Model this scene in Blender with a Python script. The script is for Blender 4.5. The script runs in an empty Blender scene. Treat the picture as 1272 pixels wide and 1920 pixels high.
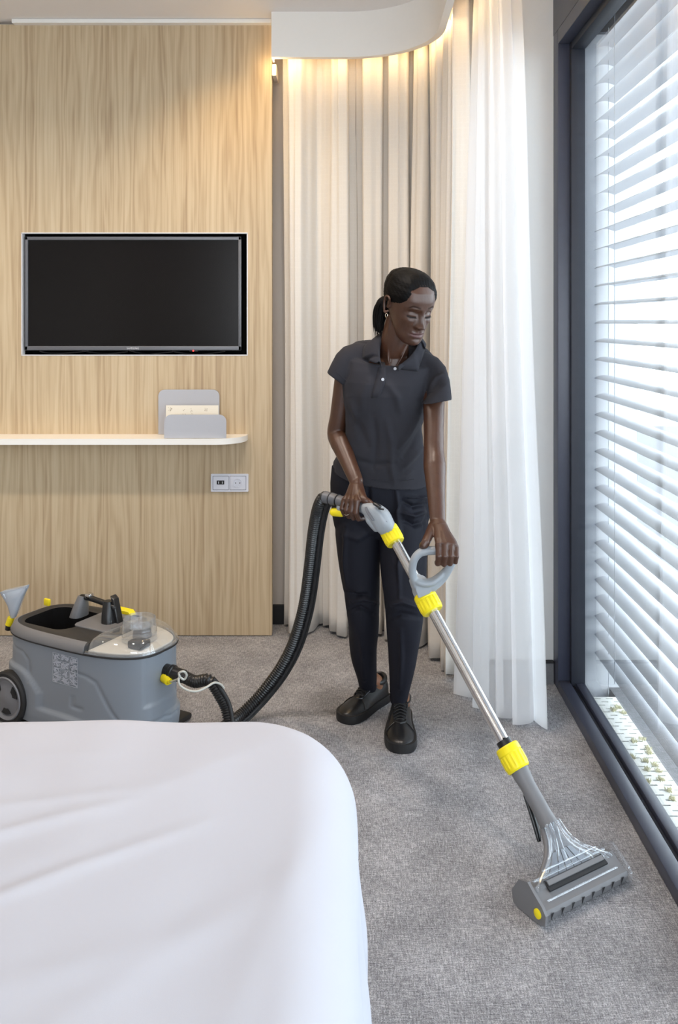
import bpy, bmesh, math, random
import numpy as np
from mathutils import Vector, Matrix, noise as mnoise
PI = math.pi
S = bpy.context.scene
C = S.collection
random.seed(7)

# ------------------------------------------------------------------ camera, light, exposure
FPX, VX, VY, CAMH = 1600.0, 665.0, 604.0, 1.45     # focal length in px of the 1272x1920 frame, vanishing point, eye height
cam = bpy.data.cameras.new('camera')
cam.lens = FPX / 1920 * 36
cam.sensor_width = 36
cam.shift_x = (636 - VX) / 1920
cam.shift_y = (VY - 960) / 1920
cam.clip_start = 0.05
cam_o = bpy.data.objects.new('camera', cam)
cam_o.location = (0, 0, CAMH)
cam_o.rotation_euler = (PI / 2, 0, 0)
C.objects.link(cam_o)
S.camera = cam_o
vs = S.view_settings
vs.view_transform = 'Standard'; vs.look = 'None'; vs.gamma = 1.0; vs.use_curve_mapping = False
vs.exposure = 0.36
S.cycles.use_denoising = True
S.cycles.max_bounces = 10
S.cycles.diffuse_bounces = 6
S.cycles.glossy_bounces = 5
S.cycles.transmission_bounces = 8
S.cycles.transparent_max_bounces = 16
S.cycles.sample_clamp_indirect = 6
S.cycles.caustics_reflective = False
S.cycles.caustics_refractive = False

WORLD_STRENGTH = 6.8
world = bpy.data.worlds.new('sky'); S.world = world
world.use_nodes = True
wt = world.node_tree; wt.nodes.clear()
wo = wt.nodes.new('ShaderNodeOutputWorld'); bg = wt.nodes.new('ShaderNodeBackground')
bg.inputs['Color'].default_value = (0.86, 0.93, 1.0, 1); bg.inputs['Strength'].default_value = WORLD_STRENGTH
wt.links.new(bg.outputs[0], wo.inputs[0])

def light(name, kind, loc, rot, energy, color, size=0.1, size_y=None, **kw):
    l = bpy.data.lights.new(name, kind); l.energy = energy; l.color = color
    if kind == 'AREA':
        l.size = size
        if size_y: l.shape = 'RECTANGLE'; l.size_y = size_y
    elif kind in ('POINT', 'SPOT'): l.shadow_soft_size = size
    for k, v in kw.items(): setattr(l, k, v)
    o = bpy.data.objects.new(name, l); o.location = loc; o.rotation_euler = rot; C.objects.link(o)
    return o
# daylight portal in the window opening (only guides sampling of the sky)
pl = light('window_daylight', 'AREA', (1.09, .45, 1.28), (0, PI / 2, 0), 1, (1, 1, 1), 2.5, 5.7)
pl.data.cycles.is_portal = True
pl = light('rear_fill_portal', 'AREA', (-.2, -2.86, 1.30), (PI / 2, 0, 0), 1, (1, 1, 1), 1.9, 2.5)  # portal of the added rear opening, out of view, for fill light
pl.data.cycles.is_portal = True
# unseen ceiling downlights added to brighten the room (fittings built with the ceiling)
FILL_DOWNLIGHTS = [(-2.0, 2.55), (-1.0, 2.55), (0.0, 2.55), (-2.0, -1.6), (-.8, -1.6)]
DOWN_W, DOWN_C = 8.0, (1.0, 0.87, 0.76)
CEIL = 2.84
for i, (x, y) in enumerate(FILL_DOWNLIGHTS):
    light('fill_downlight_lamp', 'AREA', (x, y, CEIL - 0.012), (0, 0, 0), DOWN_W, DOWN_C, 0.14, spread=2.6)
WARM = (1.0, 0.70, 0.34)
SPOTS = [(-.50, 3.46), (-2.3, 3.46)]
for x, y in SPOTS:
    light('spot_lamp', 'SPOT', (x, y, CEIL - .015), (math.radians(16), 0, 0), 22.0, (1.0, .68, .30), .03, spot_size=math.radians(105), spot_blend=.9)
COVE_W = .8

# ------------------------------------------------------------------ materials
def mat(name, col=(.8, .8, .8), rough=.5, metal=0., spec=.5, **kw):
    m = bpy.data.materials.new(name); m.use_nodes = True
    b = m.node_tree.nodes['Principled BSDF']
    b.inputs['Base Color'].default_value = (*col, 1)
    b.inputs['Roughness'].default_value = rough
    b.inputs['Metallic'].default_value = metal
    b.inputs['Specular IOR Level'].default_value = spec
    for k, v in kw.items(): b.inputs[k.replace('_', ' ')].default_value = v
    return m
class NT:
    def __init__(s, m): s.t = m.node_tree; s.b = s.t.nodes.get('Principled BSDF')
    def n(s, kind, **kw):
        nd = s.t.nodes.new('ShaderNode' + kind)
        for k, v in kw.items():
            if k in nd.inputs: nd.inputs[k].default_value = v
            else: setattr(nd, k, v)
        return nd
    def l(s, a, b): s.t.links.new(a, b)
    def coord(s, scale=(1, 1, 1), rot=(0, 0, 0), src='Object'):
        tc = s.n('TexCoord'); mp = s.n('Mapping')
        mp.inputs['Scale'].default_value = scale; mp.inputs['Rotation'].default_value = rot
        s.l(tc.outputs[src], mp.inputs[0]); return mp.outputs[0]
    def noise(s, vec, scale=5, detail=4, rough=.5, dist=0):
        nd = s.n('TexNoise'); s.l(vec, nd.inputs['Vector'])
        nd.inputs['Scale'].default_value = scale; nd.inputs['Detail'].default_value = detail
        nd.inputs['Roughness'].default_value = rough; nd.inputs['Distortion'].default_value = dist
        return nd.outputs['Fac']
    def ramp(s, fac, stops):
        r = s.n('ValToRGB'); e = r.color_ramp.elements
        while len(e) < len(stops): e.new(.5)
        for el, (p, c) in zip(e, stops): el.position = p; el.color = (*c, 1)
        s.l(fac, r.inputs[0]); return r.outputs[0]
    def mix(s, fac, a, b, mode='MIX'):
        m = s.n('MixRGB', blend_type=mode)
        for i, v in ((0, fac), (1, a), (2, b)):
            if hasattr(v, 'links'): s.l(v, m.inputs[i])
            elif isinstance(v, tuple): m.inputs[i].default_value = (*v, 1)
            else: m.inputs[i].default_value = v
        return m.outputs[0]
    def math(s, op, a, b=0.):
        m = s.n('Math', operation=op)
        for i, v in ((0, a), (1, b)):
            if hasattr(v, 'links'): s.l(v, m.inputs[i])
            else: m.inputs[i].default_value = v
        return m.outputs[0]
    def bump(s, h, strength=.3, dist=.01):
        b = s.n('Bump'); b.inputs['Strength'].default_value = strength; b.inputs['Distance'].default_value = dist
        s.l(h, b.inputs['Height']); s.l(b.outputs[0], s.b.inputs['Normal'])
    def color(s, c): s.l(c, s.b.inputs['Base Color'])

M = {}
def wood():
    m = mat('pale_oak_veneer', (.6, .45, .3), .45, spec=.35); t = NT(m)
    v = t.coord((1, 1, 1))
    fine = t.noise(t.coord((150, 150, 2.2)), 1.0, 5, .6)
    mid = t.noise(t.coord((26, 26, .35)), 1.0, 4, .6, .8)
    w = t.n('TexWave', wave_type='BANDS', bands_direction='X')
    t.l(t.coord((1.3, 1.3, .11)), w.inputs['Vector'])
    w.inputs['Scale'].default_value = 7; w.inputs['Distortion'].default_value = 16; w.inputs['Detail'].default_value = 3
    w.inputs['Detail Scale'].default_value = 1.1; w.inputs['Detail Roughness'].default_value = .6
    h = t.math('ADD', t.math('MULTIPLY', fine, .40), t.math('ADD', t.math('MULTIPLY', mid, .48), t.math('MULTIPLY', w.outputs['Fac'], .13)))
    c = t.ramp(h, [(.28, (.33, .225, .135)), (.42, (.46, .345, .215)), (.55, (.545, .425, .275)), (.72, (.61, .495, .34))])
    t.color(c); t.bump(fine, .08, .001)
    return m
M['wood'] = wood()
def carpet():
    m = mat('grey_heather_carpet', (.25, .25, .26), .95, spec=.1); t = NT(m)
    a = t.noise(t.coord((260, 40, 1)), 1, 3, .6)
    b = t.noise(t.coord((40, 260, 1)), 1, 3, .6)
    tuft = t.noise(t.coord((330, 330, 330)), 1, 2, .6)
    big = t.noise(t.coord((6, 6, 6)), 1, 4, .6)
    f = t.math('ADD', t.math('MULTIPLY', a, .25), t.math('ADD', t.math('MULTIPLY', b, .25), t.math('ADD', t.math('MULTIPLY', tuft, .34), t.math('MULTIPLY', big, .16))))
    t.color(t.ramp(f, [(.37, (.105, .104, .112)), (.5, (.335, .333, .348)), (.63, (.74, .735, .76))]))
    t.bump(t.math('ADD', tuft, t.math('MULTIPLY', a, .5)), .7, .006)
    return m
M['carpet'] = carpet()
def drape():
    m = mat('beige_woven_drape', (.60, .54, .47), .85, spec=.15); t = NT(m)
    vo = t.n('TexVoronoi', feature='DISTANCE_TO_EDGE'); t.l(t.coord((1, 1, 1), src='UV'), vo.inputs['Vector'])
    vo.inputs['Scale'].default_value = 45; vo.inputs['Randomness'].default_value = .15
    e = t.ramp(vo.outputs['Distance'], [(.0, (1, 1, 1)), (.13, (0, 0, 0))])
    thr = t.noise(t.coord((600, 600, 600)), 1, 2)
    base = t.mix(thr, (.66, .62, .57), (.77, .735, .685))
    t.color(t.mix(t.math('MULTIPLY', e, .22), base, (.80, .77, .72)))
    t.b.inputs['Sheen Weight'].default_value = .15
    t.bump(thr, .2, .001)
    return m
M['drape'] = drape()
def sheer():
    m = bpy.data.materials.new('white_sheer_voile'); m.use_nodes = True; t = NT(m); nt = m.node_tree; nt.nodes.clear()
    o = t.n('OutputMaterial'); d = t.n('BsdfDiffuse'); tl = t.n('BsdfTranslucent'); tr = t.n('BsdfTransparent')
    d.inputs[0].default_value = (.96, .96, .97, 1); tl.inputs[0].default_value = (.98, .98, .99, 1); tr.inputs[0].default_value = (1, 1, 1, 1)
    a = t.n('MixShader'); a.inputs[0].default_value = .55; t.l(d.outputs[0], a.inputs[1]); t.l(tl.outputs[0], a.inputs[2])
    lw = t.n('LayerWeight'); lw.inputs[0].default_value = .35
    f = t.math('SUBTRACT', .30, t.math('MULTIPLY', lw.outputs['Facing'], .28))
    b = t.n('MixShader'); t.l(f, b.inputs[0]); t.l(a.outputs[0], b.inputs[1]); t.l(tr.outputs[0], b.inputs[2])
    t.l(b.outputs[0], o.inputs[0]); return m
M['sheer'] = sheer()
def thin_glass(name, tint=(1, 1, 1), refl=1.0, ior=1.5, rough=.0, diff=0.0):
    m = bpy.data.materials.new(name); m.use_nodes = True; t = NT(m); m.node_tree.nodes.clear()
    o = t.n('OutputMaterial'); tr = t.n('BsdfTransparent'); g = t.n('BsdfGlossy'); fr = t.n('Fresnel')
    fr.inputs[0].default_value = ior; tr.inputs[0].default_value = (*tint, 1); g.inputs['Roughness'].default_value = rough
    g.inputs[0].default_value = (.95, .97, 1, 1)
    # light that meets a back face gets the same thin-sheet reflectance
    geo = t.n('NewGeometry'); lw = t.n('LayerWeight'); lw.inputs[0].default_value = .5
    f5 = t.math('POWER', lw.outputs['Facing'], 4.0)
    f = t.math('MINIMUM', t.math('ADD', .06 * refl, t.math('MULTIPLY', f5, .9 * refl)), 1.0)
    x = t.n('MixShader'); t.l(f, x.inputs[0]); t.l(tr.outputs[0], x.inputs[1]); t.l(g.outputs[0], x.inputs[2])
    if diff:
        dd = t.n('BsdfDiffuse'); dd.inputs[0].default_value = (.8, .82, .85, 1)
        y = t.n('MixShader'); y.inputs[0].default_value = diff; t.l(x.outputs[0], y.inputs[1]); t.l(dd.outputs[0], y.inputs[2]); x = y
    t.l(x.outputs[0], o.inputs[0]); return m
M['glass'] = thin_glass('window_glass', (.93, .96, .97), 1.0)
M['clear'] = thin_glass('clear_plastic', (.93, .94, .95), 1.3, rough=.03, diff=.06)
def noisy(name, c1, c2, scale, rough=.6, spec=.4, bump=.1, dist=.002, metal=0.):
    m = mat(name, c1, rough, metal, spec); t = NT(m)
    n = t.noise(t.coord((scale,) * 3), 1, 3)
    t.color(t.mix(n, c1, c2)); t.bump(n, bump, dist); return m
M['ceiling'] = noisy('ceiling_paint', (.84, .81, .79), (.86, .83, .81), 60, .9, .1, .05)
M['bulkhead'] = noisy('bulkhead_paint', (.86, .83, .78), (.88, .85, .80), 60, .85, .1, .05)
M['wallpaint'] = noisy('beige_wall_paint', (.58, .52, .46), (.60, .54, .48), 80, .9, .1, .08)
M['revealwall'] = noisy('white_render', (.62, .63, .65), (.64, .65, .67), 80, .9, .1, .08)
M['greywall'] = noisy('light_grey_paint', (.66, .66, .65), (.68, .68, .67), 80, .9, .1, .08)
M['backwall'] = noisy('taupe_wall_paint', (.40, .37, .34), (.43, .40, .36), 80, .9, .1, .08)
M['base_dark'] = mat('black_skirting', (.01, .01, .012), .6)
M['base_grey'] = noisy('carpet_skirting', (.14, .14, .15), (.25, .25, .26), 260, .95, .1, .4)
M['frame'] = noisy('anthracite_aluminium', (.035, .039, .062), (.045, .05, .075), 40, .38, .5, .03)
M['frame_in'] = noisy('anthracite_gasket', (.018, .02, .03), (.022, .025, .035), 40, .5, .4, .03)
M['white_satin'] = mat('white_satin_laminate', (.86, .84, .80), .4)
M['slat'] = mat('white_blind_slat', (.58, .59, .62), .5)
M['cord'] = mat('grey_cord', (.45, .47, .5), .7)
M['tile'] = noisy('terrace_paving', (.11, .11, .116), (.15, .15, .155), 20, .8, .2, .1)
M['grate'] = mat('cream_perforated_grate', (.82, .81, .75), .5)
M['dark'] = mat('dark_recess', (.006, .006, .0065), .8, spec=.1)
M['black_pl'] = mat('black_plastic', (.012, .012, .013), .32)
M['black_soft'] = noisy('charcoal_textured_plastic', (.024, .023, .023), (.034, .033, .033), 900, .5, .4, .15, .0005)
M['holder'] = noisy('lilac_grey_powdercoat', (.44, .45, .49), (.46, .47, .51), 400, .55, .3, .05, .0005)
M['silver'] = mat('silver_plastic', (.70, .71, .74), .35, .1)
M['socket'] = mat('white_socket_plastic', (.74, .75, .82), .35)
M['chrome'] = mat('polished_steel', (.72, .70, .68), .12, 1.0)
M['screen'] = mat('black_screen', (.005, .004, .004), .20, spec=.26)
M['tvframe'] = mat('grey_metal_bezel', (.13, .135, .15), .4, .15)
M['paper'] = mat('cream_paper', (.84, .78, .66), .8)
M['ink'] = mat('brown_print', (.30, .22, .12), .8)
M['led'] = mat('red_standby_light', (.6, .02, .02), .4)
M['led'].node_tree.nodes['Principled BSDF'].inputs['Emission Color'].default_value = (1, .05, .04, 1)
M['led'].node_tree.nodes['Principled BSDF'].inputs['Emission Strength'].default_value = 1.5
def emis(name, col, s):
    m = mat(name, col, .6); b = m.node_tree.nodes['Principled BSDF']
    b.inputs['Emission Color'].default_value = (*col, 1); b.inputs['Emission Strength'].default_value = s; return m
M['ledstrip'] = emis('warm_led_strip', WARM, 10)
M['lampglow'] = emis('downlight_diffuser', DOWN_C, 8)
def linen():
    m = mat('white_cotton_duvet', (.53, .53, .575), .8, spec=.1); t = NT(m)
    n = t.noise(t.coord((900, 900, 900)), 1, 2); t.bump(n, .12, .0006)
    return m
M['linen'] = linen()

# ------------------------------------------------------------------ mesh helpers
def P(x, y, d):
    """world point that the photo shows at pixel x,y at distance d from the camera plane"""
    return Vector(((x - VX) * d / FPX, d, CAMH - (y - VY) * d / FPX))
def F(x, y, z=0.):
    d = FPX * (CAMH - z) / (y - VY); return Vector(((x - VX) * d / FPX, d, z))

def obj(name, bm, m=None, parent=None, smooth=True, angle=40, label=None):
    me = bpy.data.meshes.new(name)
    bmesh.ops.recalc_face_normals(bm, faces=bm.faces)
    bm.to_mesh(me); bm.free()
    ms = m if isinstance(m, (list, tuple)) else [m]
    for k in ms:
        if k: me.materials.append(M[k] if isinstance(k, str) else k)
    if smooth:
        for p in me.polygons: p.use_smooth = True
        if angle < 180: me.set_sharp_from_angle(angle=math.radians(angle))
    o = bpy.data.objects.new(name, me); C.objects.link(o)
    if parent is not None:
        o.parent = parent
        o.matrix_parent_inverse = world_of(parent).inverted()
    if label: o['label'] = label
    return o
def world_of(o):
    m = Matrix.LocRotScale(o.location, o.rotation_euler, o.scale)
    if o.parent: m = world_of(o.parent) @ o.matrix_parent_inverse @ m
    return m
def thing(name, label, cat, loc=(0, 0, 0), group=None):
    o = bpy.data.objects.new(name, None); C.objects.link(o); o.location = loc; o.empty_display_size = .1
    o['label'] = label; o['category'] = cat
    if group: o['group'] = group
    return o
def tag(o, label, cat, group=None):
    o['label'] = label; o['category'] = cat
    if group: o['group'] = group
    return o
def struct(name, bm, m, smooth=False, parent=None, **kw):
    o = obj(name, bm, m, parent, smooth, **kw)
    if parent is None: o['kind'] = 'structure'
    return o
def B(): return bmesh.new()
def box(bm, lo, hi, M4=None, bev=0, seg=2):
    lo = Vector(lo); hi = Vector(hi)
    r = bmesh.ops.create_cube(bm, size=1, matrix=Matrix.Translation((lo + hi) / 2) @ Matrix.Diagonal((*(hi - lo), 1)))
    vs_ = r['verts']
    if bev:
        es = list({e for v in vs_ for e in v.link_edges})
        rr = bmesh.ops.bevel(bm, geom=es, offset=bev, segments=seg, profile=.5, affect='EDGES')
        vs_ = list({v for f in rr['faces'] for v in f.verts} | {v for v in vs_ if v.is_valid})
    if M4 is not None: bmesh.ops.transform(bm, matrix=M4, verts=vs_)
    return vs_
def frame_mats(pts, up=None):
    """parallel-transported frames along a polyline"""
    n = len(pts); T = []
    for i in range(n):
        a = pts[max(i - 1, 0)]; b = pts[min(i + 1, n - 1)]
        d = b - a
        T.append(d.normalized() if d.length > 1e-9 else (T[-1] if T else Vector((0, 0, 1))))
    u = Vector(up) if up is not None else (Vector((0, 0, 1)) if abs(T[0].z) < .9 else Vector((0, 1, 0)))
    u = (u - T[0] * u.dot(T[0])).normalized(); out = []
    for i in range(n):
        if i:
            q = T[i - 1].rotation_difference(T[i]); u = q @ u
        u = (u - T[i] * u.dot(T[i])).normalized()
        out.append((u.copy(), T[i].cross(u)))
    return T, out
def catmull(pts, k=6):
    pts = [Vector(p) for p in pts]; out = []
    for i in range(len(pts) - 1):
        p0 = pts[max(i - 1, 0)]; p1 = pts[i]; p2 = pts[i + 1]; p3 = pts[min(i + 2, len(pts) - 1)]
        for j in range(k):
            t = j / k; out.append(.5 * ((2 * p1) + (p2 - p0) * t + (2 * p0 - 5 * p1 + 4 * p2 - p3) * t * t + (3 * p1 - p0 - 3 * p2 + p3) * t ** 3))
    out.append(pts[-1].copy()); return out
def cinterp(vals, k=6):
    n = len(vals); return [float(v) for v in np.interp(np.linspace(0, n - 1, (n - 1) * k + 1), range(n), vals)] if not hasattr(vals[0], '__len__') else \
        list(zip(*[np.interp(np.linspace(0, n - 1, (n - 1) * k + 1), range(n), [v[c] for v in vals]) for c in range(len(vals[0]))]))
def loft(bm, rings, cap=True, closed=True):
    """rings: list of lists of points -> one skinned surface"""
    R = [[bm.verts.new(p) for p in r] for r in rings]; n = len(R[0])
    for a, b in zip(R[:-1], R[1:]):
        for i in range(n if closed else n - 1):
            j = (i + 1) % n
            bm.faces.new((a[i], a[j], b[j], b[i]))
    if cap and closed:
        bm.faces.new(list(reversed(R[0]))); bm.faces.new(R[-1])
    return R
def tube(bm, pts, rad, n=16, up=None, cap=True, smooth_k=0, round_ends=False, sq=2.0):
    """tapered tube; rad a number, a list, or a list of (ru, rv)"""
    pts = [Vector(p) for p in pts]
    if not hasattr(rad, '__len__'): rad = [rad] * len(pts)
    if smooth_k: rad = cinterp(rad, smooth_k); pts = catmull(pts, smooth_k)
    rad = [(r, r) if not hasattr(r, '__len__') else tuple(r) for r in rad]
    T, Fm = frame_mats(pts, up)
    if round_ends:
        a, b = pts[0], pts[-1]; ra, rb = rad[0], rad[-1]; pp = []; rr = []; ff = []
        for k in (1, 2, 3, 4):
            an = k / 4.5 * PI / 2
            pp.append(a - T[0] * min(ra) * math.cos(an)); rr.append((ra[0] * math.sin(an), ra[1] * math.sin(an))); ff.append(Fm[0])
        P2 = pp + pts; R2 = rr + rad; F2 = ff + Fm
        for k in (4, 3, 2, 1):
            an = k / 4.5 * PI / 2
            P2.append(b + T[-1] * min(rb) * math.cos(an)); R2.append((rb[0] * math.sin(an), rb[1] * math.sin(an))); F2.append(Fm[-1])
        pts, rad, Fm = P2, R2, F2
    rings = []
    for p, (ru, rv), (u, v) in zip(pts, rad, Fm):
        ring = []
        for i in range(n):
            t = 2 * PI * i / n; c, s = math.cos(t), math.sin(t)
            if sq != 2.0: c = math.copysign(abs(c) ** (2 / sq), c); s = math.copysign(abs(s) ** (2 / sq), s)
            ring.append(p + u * ru * c + v * rv * s)
        rings.append(ring)
    return loft(bm, rings, cap)
def cyl(bm, a, b, r0, r1=None, n=24):
    return tube(bm, [a, b], [r0, r1 if r1 is not None else r0], n)
def lathe(bm, prof, a, axis, n=32, cap=True):
    """prof: (distance along axis, radius) list"""
    a = Vector(a); ax = Vector(axis).normalized()
    u = ax.orthogonal().normalized(); v = ax.cross(u)
    return loft(bm, [[a + ax * t + (u * math.cos(2 * PI * i / n) + v * math.sin(2 * PI * i / n)) * max(r, 1e-4) for i in range(n)] for t, r in prof], cap)
def rrect(w, h, r, k=6):
    """rounded rectangle outline centred on the origin"""
    out = []
    for cx, cy, a0 in ((w / 2 - r, h / 2 - r, 0), (-w / 2 + r, h / 2 - r, PI / 2), (-w / 2 + r, -h / 2 + r, PI), (w / 2 - r, -h / 2 + r, 1.5 * PI)):
        for i in range(k + 1):
            a = a0 + i / k * PI / 2; out.append((cx + r * math.cos(a), cy + r * math.sin(a)))
    return out
def prism(bm, outline, fn, h0, h1, bev=0.):
    """outline of 2-D points extruded between h0 and h1; fn(x, y, h) places them"""
    if bev:
        pts = [Vector(p).to_3d() for p in outline]
        c = sum(pts, Vector()) / len(pts)
        def ins(d):
            out = []
            n = len(pts)
            for i in range(n):
                t = (pts[(i + 1) % n] - pts[i - 1]); nn = Vector((-t.y, t.x, 0))
                if nn.length < 1e-9: out.append(outline[i]); continue
                nn.normalize()
                q = pts[i] + nn * d; out.append((q.x, q.y))
            return out
        i1 = ins(bev)
        rings = [[fn(x, y, h0) for x, y in i1], [fn(x, y, h0 + bev) for x, y in outline], [fn(x, y, h1 - bev) for x, y in outline], [fn(x, y, h1) for x, y in i1]]
    else:
        rings = [[fn(x, y, h) for x, y in outline] for h in (h0, h1)]
    return loft(bm, rings)
def text_obj(name, txt, size, mtx, m, parent=None, depth=.0006, align='CENTER', sx=1.0):
    cu = bpy.data.curves.new(name, 'FONT'); cu.body = txt; cu.size = size; cu.extrude = depth; cu.align_x = align; cu.align_y = 'CENTER'
    tmp = bpy.data.objects.new(name + '_tmp', cu); C.objects.link(tmp)
    bpy.context.view_layer.update()
    me = bpy.data.meshes.new_from_object(tmp.evaluated_get(bpy.context.evaluated_depsgraph_get()))
    bpy.data.objects.remove(tmp)
    me.transform(mtx @ Matrix.Diagonal((sx, 1, 1, 1))); me.name = name
    me.materials.clear(); me.materials.append(M[m])
    o = bpy.data.objects.new(name, me); C.objects.link(o)
    if parent is not None: o.parent = parent; o.matrix_parent_inverse = world_of(parent).inverted()
    return o
def fbm(p, s=1.0, o=3):
    return mnoise.fractal(Vector(p) * s, 1.0, 2.0, o)

# ------------------------------------------------------------------ the room shell
WY = 3.939                 # front face of the timber panel
PX1 = (510 - VX) * WY / FPX     # its right edge
BY = 4.11                  # painted wall behind it
XL, YB = -2.7, -2.8        # left wall, wall behind the camera
FX = 0.80                  # room face of the window frame
JY = 3.432                 # return wall beside the window

bm = B(); box(bm, (XL - .1, YB - .1, -.1), (FX + .098, BY + .1, 0)); struct('floor', bm, 'carpet')
bm = B(); box(bm, (XL - .1, YB - .1, CEIL), (1.1, BY + .1, CEIL + .1)); struct('ceiling', bm, 'ceiling')
bm = B(); box(bm, (XL - .1, YB - .1, 0), (XL, BY + .1, CEIL)); struct('wall_left', bm, 'backwall')
bm = B(); box(bm, (XL, YB - .1, 0), (-1.15, YB, CEIL)); box(bm, (.75, YB - .1, 0), (FX + .3, YB, CEIL)); box(bm, (-1.15, YB - .1, 2.55), (.75, YB, CEIL)); box(bm, (-1.15, YB - .1, 0), (.75, YB, .05)); struct('wall_rear', bm, 'backwall')  # the opening in this unseen wall is added to let in fill daylight
bm = B(); box(bm, (XL, BY, 0), (.54, BY + .1, CEIL)); struct('wall_back', bm, 'wallpaint')
# return wall that runs on outside as the grey window reveal
bm = B(); box(bm, (.54, JY, 0), (FX + .06, BY + .1, CEIL)); struct('wall_right', bm, 'greywall')
bm = B(); box(bm, (FX + .06, JY - .02, -.05), (1.13, BY + .1, CEIL)); struct('wall_reveal', bm, 'revealwall')
# skirtings
bm = B(); box(bm, (-.40, BY - .018, 0), (.535, BY - .001, .092), bev=.002); struct('baseboard_back', bm, 'base_dark')
bm = B(); box(bm, (.54, JY - .016, 0), (FX - .002, JY - .001, .085)); sk = struct('baseboard_right', bm, 'base_grey')
bm = B(); box(bm, (.54, JY - .022, .085), (FX - .002, JY - .001, .093), bev=.002); struct('baseboard_cap', bm, 'base_dark', parent=sk)

# timber panel with the television niche
TVX0, TVX1 = (41 - VX) * WY / FPX, (464 - VX) * WY / FPX
TVZ1, TVZ0 = CAMH + (604 - 437) * WY / FPX, CAMH - (666 - 604) * WY / FPX
PTOP = CAMH + (604 - 46) * WY / FPX
bm = B()
for lo, hi in (((XL, TVZ1), (PX1, PTOP)), ((XL, 0.004), (PX1, TVZ0)), ((XL, TVZ0), (TVX0, TVZ1)), ((TVX1, TVZ0), (PX1, TVZ1))):
    box(bm, (lo[0], WY, lo[1]), (hi[0], WY + .04, hi[1]))
struct('wall_panel', bm, 'wood')
bm = B(); e = .0022
for lo, hi in (((TVX0 - e, TVZ1 - e), (TVX1 + e, TVZ1 + e)), ((TVX0 - e, TVZ0 - e), (TVX1 + e, TVZ0 + e)), ((TVX0 - e, TVZ0), (TVX0 + e, TVZ1)), ((TVX1 - e, TVZ0), (TVX1 + e, TVZ1))):
    box(bm, (lo[0], WY - .002, lo[1]), (hi[0], WY + .03, hi[1]))
struct('trim_niche', bm, 'silver')
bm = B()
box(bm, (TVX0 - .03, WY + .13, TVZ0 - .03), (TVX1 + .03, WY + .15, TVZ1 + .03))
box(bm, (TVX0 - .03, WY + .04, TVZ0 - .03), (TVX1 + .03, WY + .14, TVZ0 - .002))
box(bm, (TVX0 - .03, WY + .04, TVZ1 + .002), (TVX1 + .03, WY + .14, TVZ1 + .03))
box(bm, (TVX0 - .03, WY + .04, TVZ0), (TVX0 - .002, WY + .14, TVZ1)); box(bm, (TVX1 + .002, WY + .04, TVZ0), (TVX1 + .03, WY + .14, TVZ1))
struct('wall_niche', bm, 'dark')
bm = B(); box(bm, (XL, WY + .041, 0), (PX1 - .012, BY, TVZ0 - .04)); box(bm, (TVX1 + .04, WY + .041, TVZ0 - .04), (PX1 - .012, BY, CEIL)); box(bm, (XL, WY + .041, TVZ1 + .04), (TVX1 + .04, BY, CEIL))
struct('wall_carcass', bm, 'wallpaint')
# slim track under the ceiling, along the top of the panel
bm = B(); x0 = (27 - VX) * WY / FPX
box(bm, (x0, WY - .035, PTOP - .004), (PX1 + .0, WY + .05, CEIL - .001), bev=.003); struct('trim_1', bm, 'white_satin')

# curved bulkhead: straight front, rounded corner, then running towards the camera
BZ = 2.637
def bulk_path(off=0.):
    pts = [Vector((-.372, 3.82 + off, 0)), Vector((-.2, 3.82 + off, 0)), Vector((0 - .03, 3.82 + off, 0))]
    R = .37 + off
    for i in range(1, 25):
        a = PI / 2 - i / 24 * PI / 2
        pts.append(Vector((-.03 + R * math.cos(a) * 1.0, 3.45 + R * math.sin(a), 0)))
    pts.append(Vector((.34 + off, YB, 0)))
    return pts
bm = B(); outer = bulk_path(0); inner = bulk_path(.03)
rings = []
for a, b in zip(outer, inner):
    rings.append([Vector((a.x, a.y, BZ)), Vector((b.x, b.y, BZ)), Vector((b.x, b.y, CEIL)), Vector((a.x, a.y, CEIL))])
loft(bm, rings)
box(bm, (-.3715, 3.852, BZ + .0005), (-.3655, WY - .037, CEIL - .002))
struct('wall_bulkhead', bm, 'bulkhead', smooth=True, angle=35)
# warm LED strip on the back of the bulkhead and its light
bm = B(); path = bulk_path(.036)
tube(bm, [Vector((p.x, p.y, BZ + .045)) for p in path], .004, 8)
obj('led_strip', bm, 'ledstrip', bpy.data.objects['wall_bulkhead'])
path = bulk_path(.05)
segs = [(path[0], path[2]), (path[2], path[8]), (path[8], path[14]), (path[14], path[20]), (path[20], path[26]), (Vector((.39, 3.45, 0)), Vector((.39, 2.2, 0)))]
for a, b in segs:
    mid = (a + b) / 2; d = b - a
    light('cove_light', 'AREA', (mid.x, mid.y, BZ + .05), (0, 0, math.atan2(d.y, d.x)), COVE_W * d.length, WARM, d.length, .02)
light('cove_light', 'POINT', (-.365, 3.872, BZ - .02), (0, 0, 0), .5, WARM, .02)
# little return profile where the cove meets the panel
bm = B(); box(bm, (PX1 + .002, WY - .02, BZ - .055), (PX1 + .022, WY + .10, BZ - .002), bev=.002); struct('trim_2', bm, 'wallpaint')
# fittings of the added fill downlights and of the wall spots
for i, (x, y) in enumerate(FILL_DOWNLIGHTS + SPOTS):
    t = thing('downlight', 'unseen recessed round ceiling downlight with a white rim', 'light', (x, y, CEIL), group='ceiling downlights')
    bm = B(); lathe(bm, [(0, .095), (.006, .093), (.006, .075), (.001, .075)], (x, y, CEIL - .006), (0, 0, 1)); obj('rim', bm, 'white_satin', t)
    bm = B(); lathe(bm, [(0, .074), (.002, .074)], (x, y, CEIL - .004), (0, 0, 1)); obj('diffuser', bm, 'lampglow', t)

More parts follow.
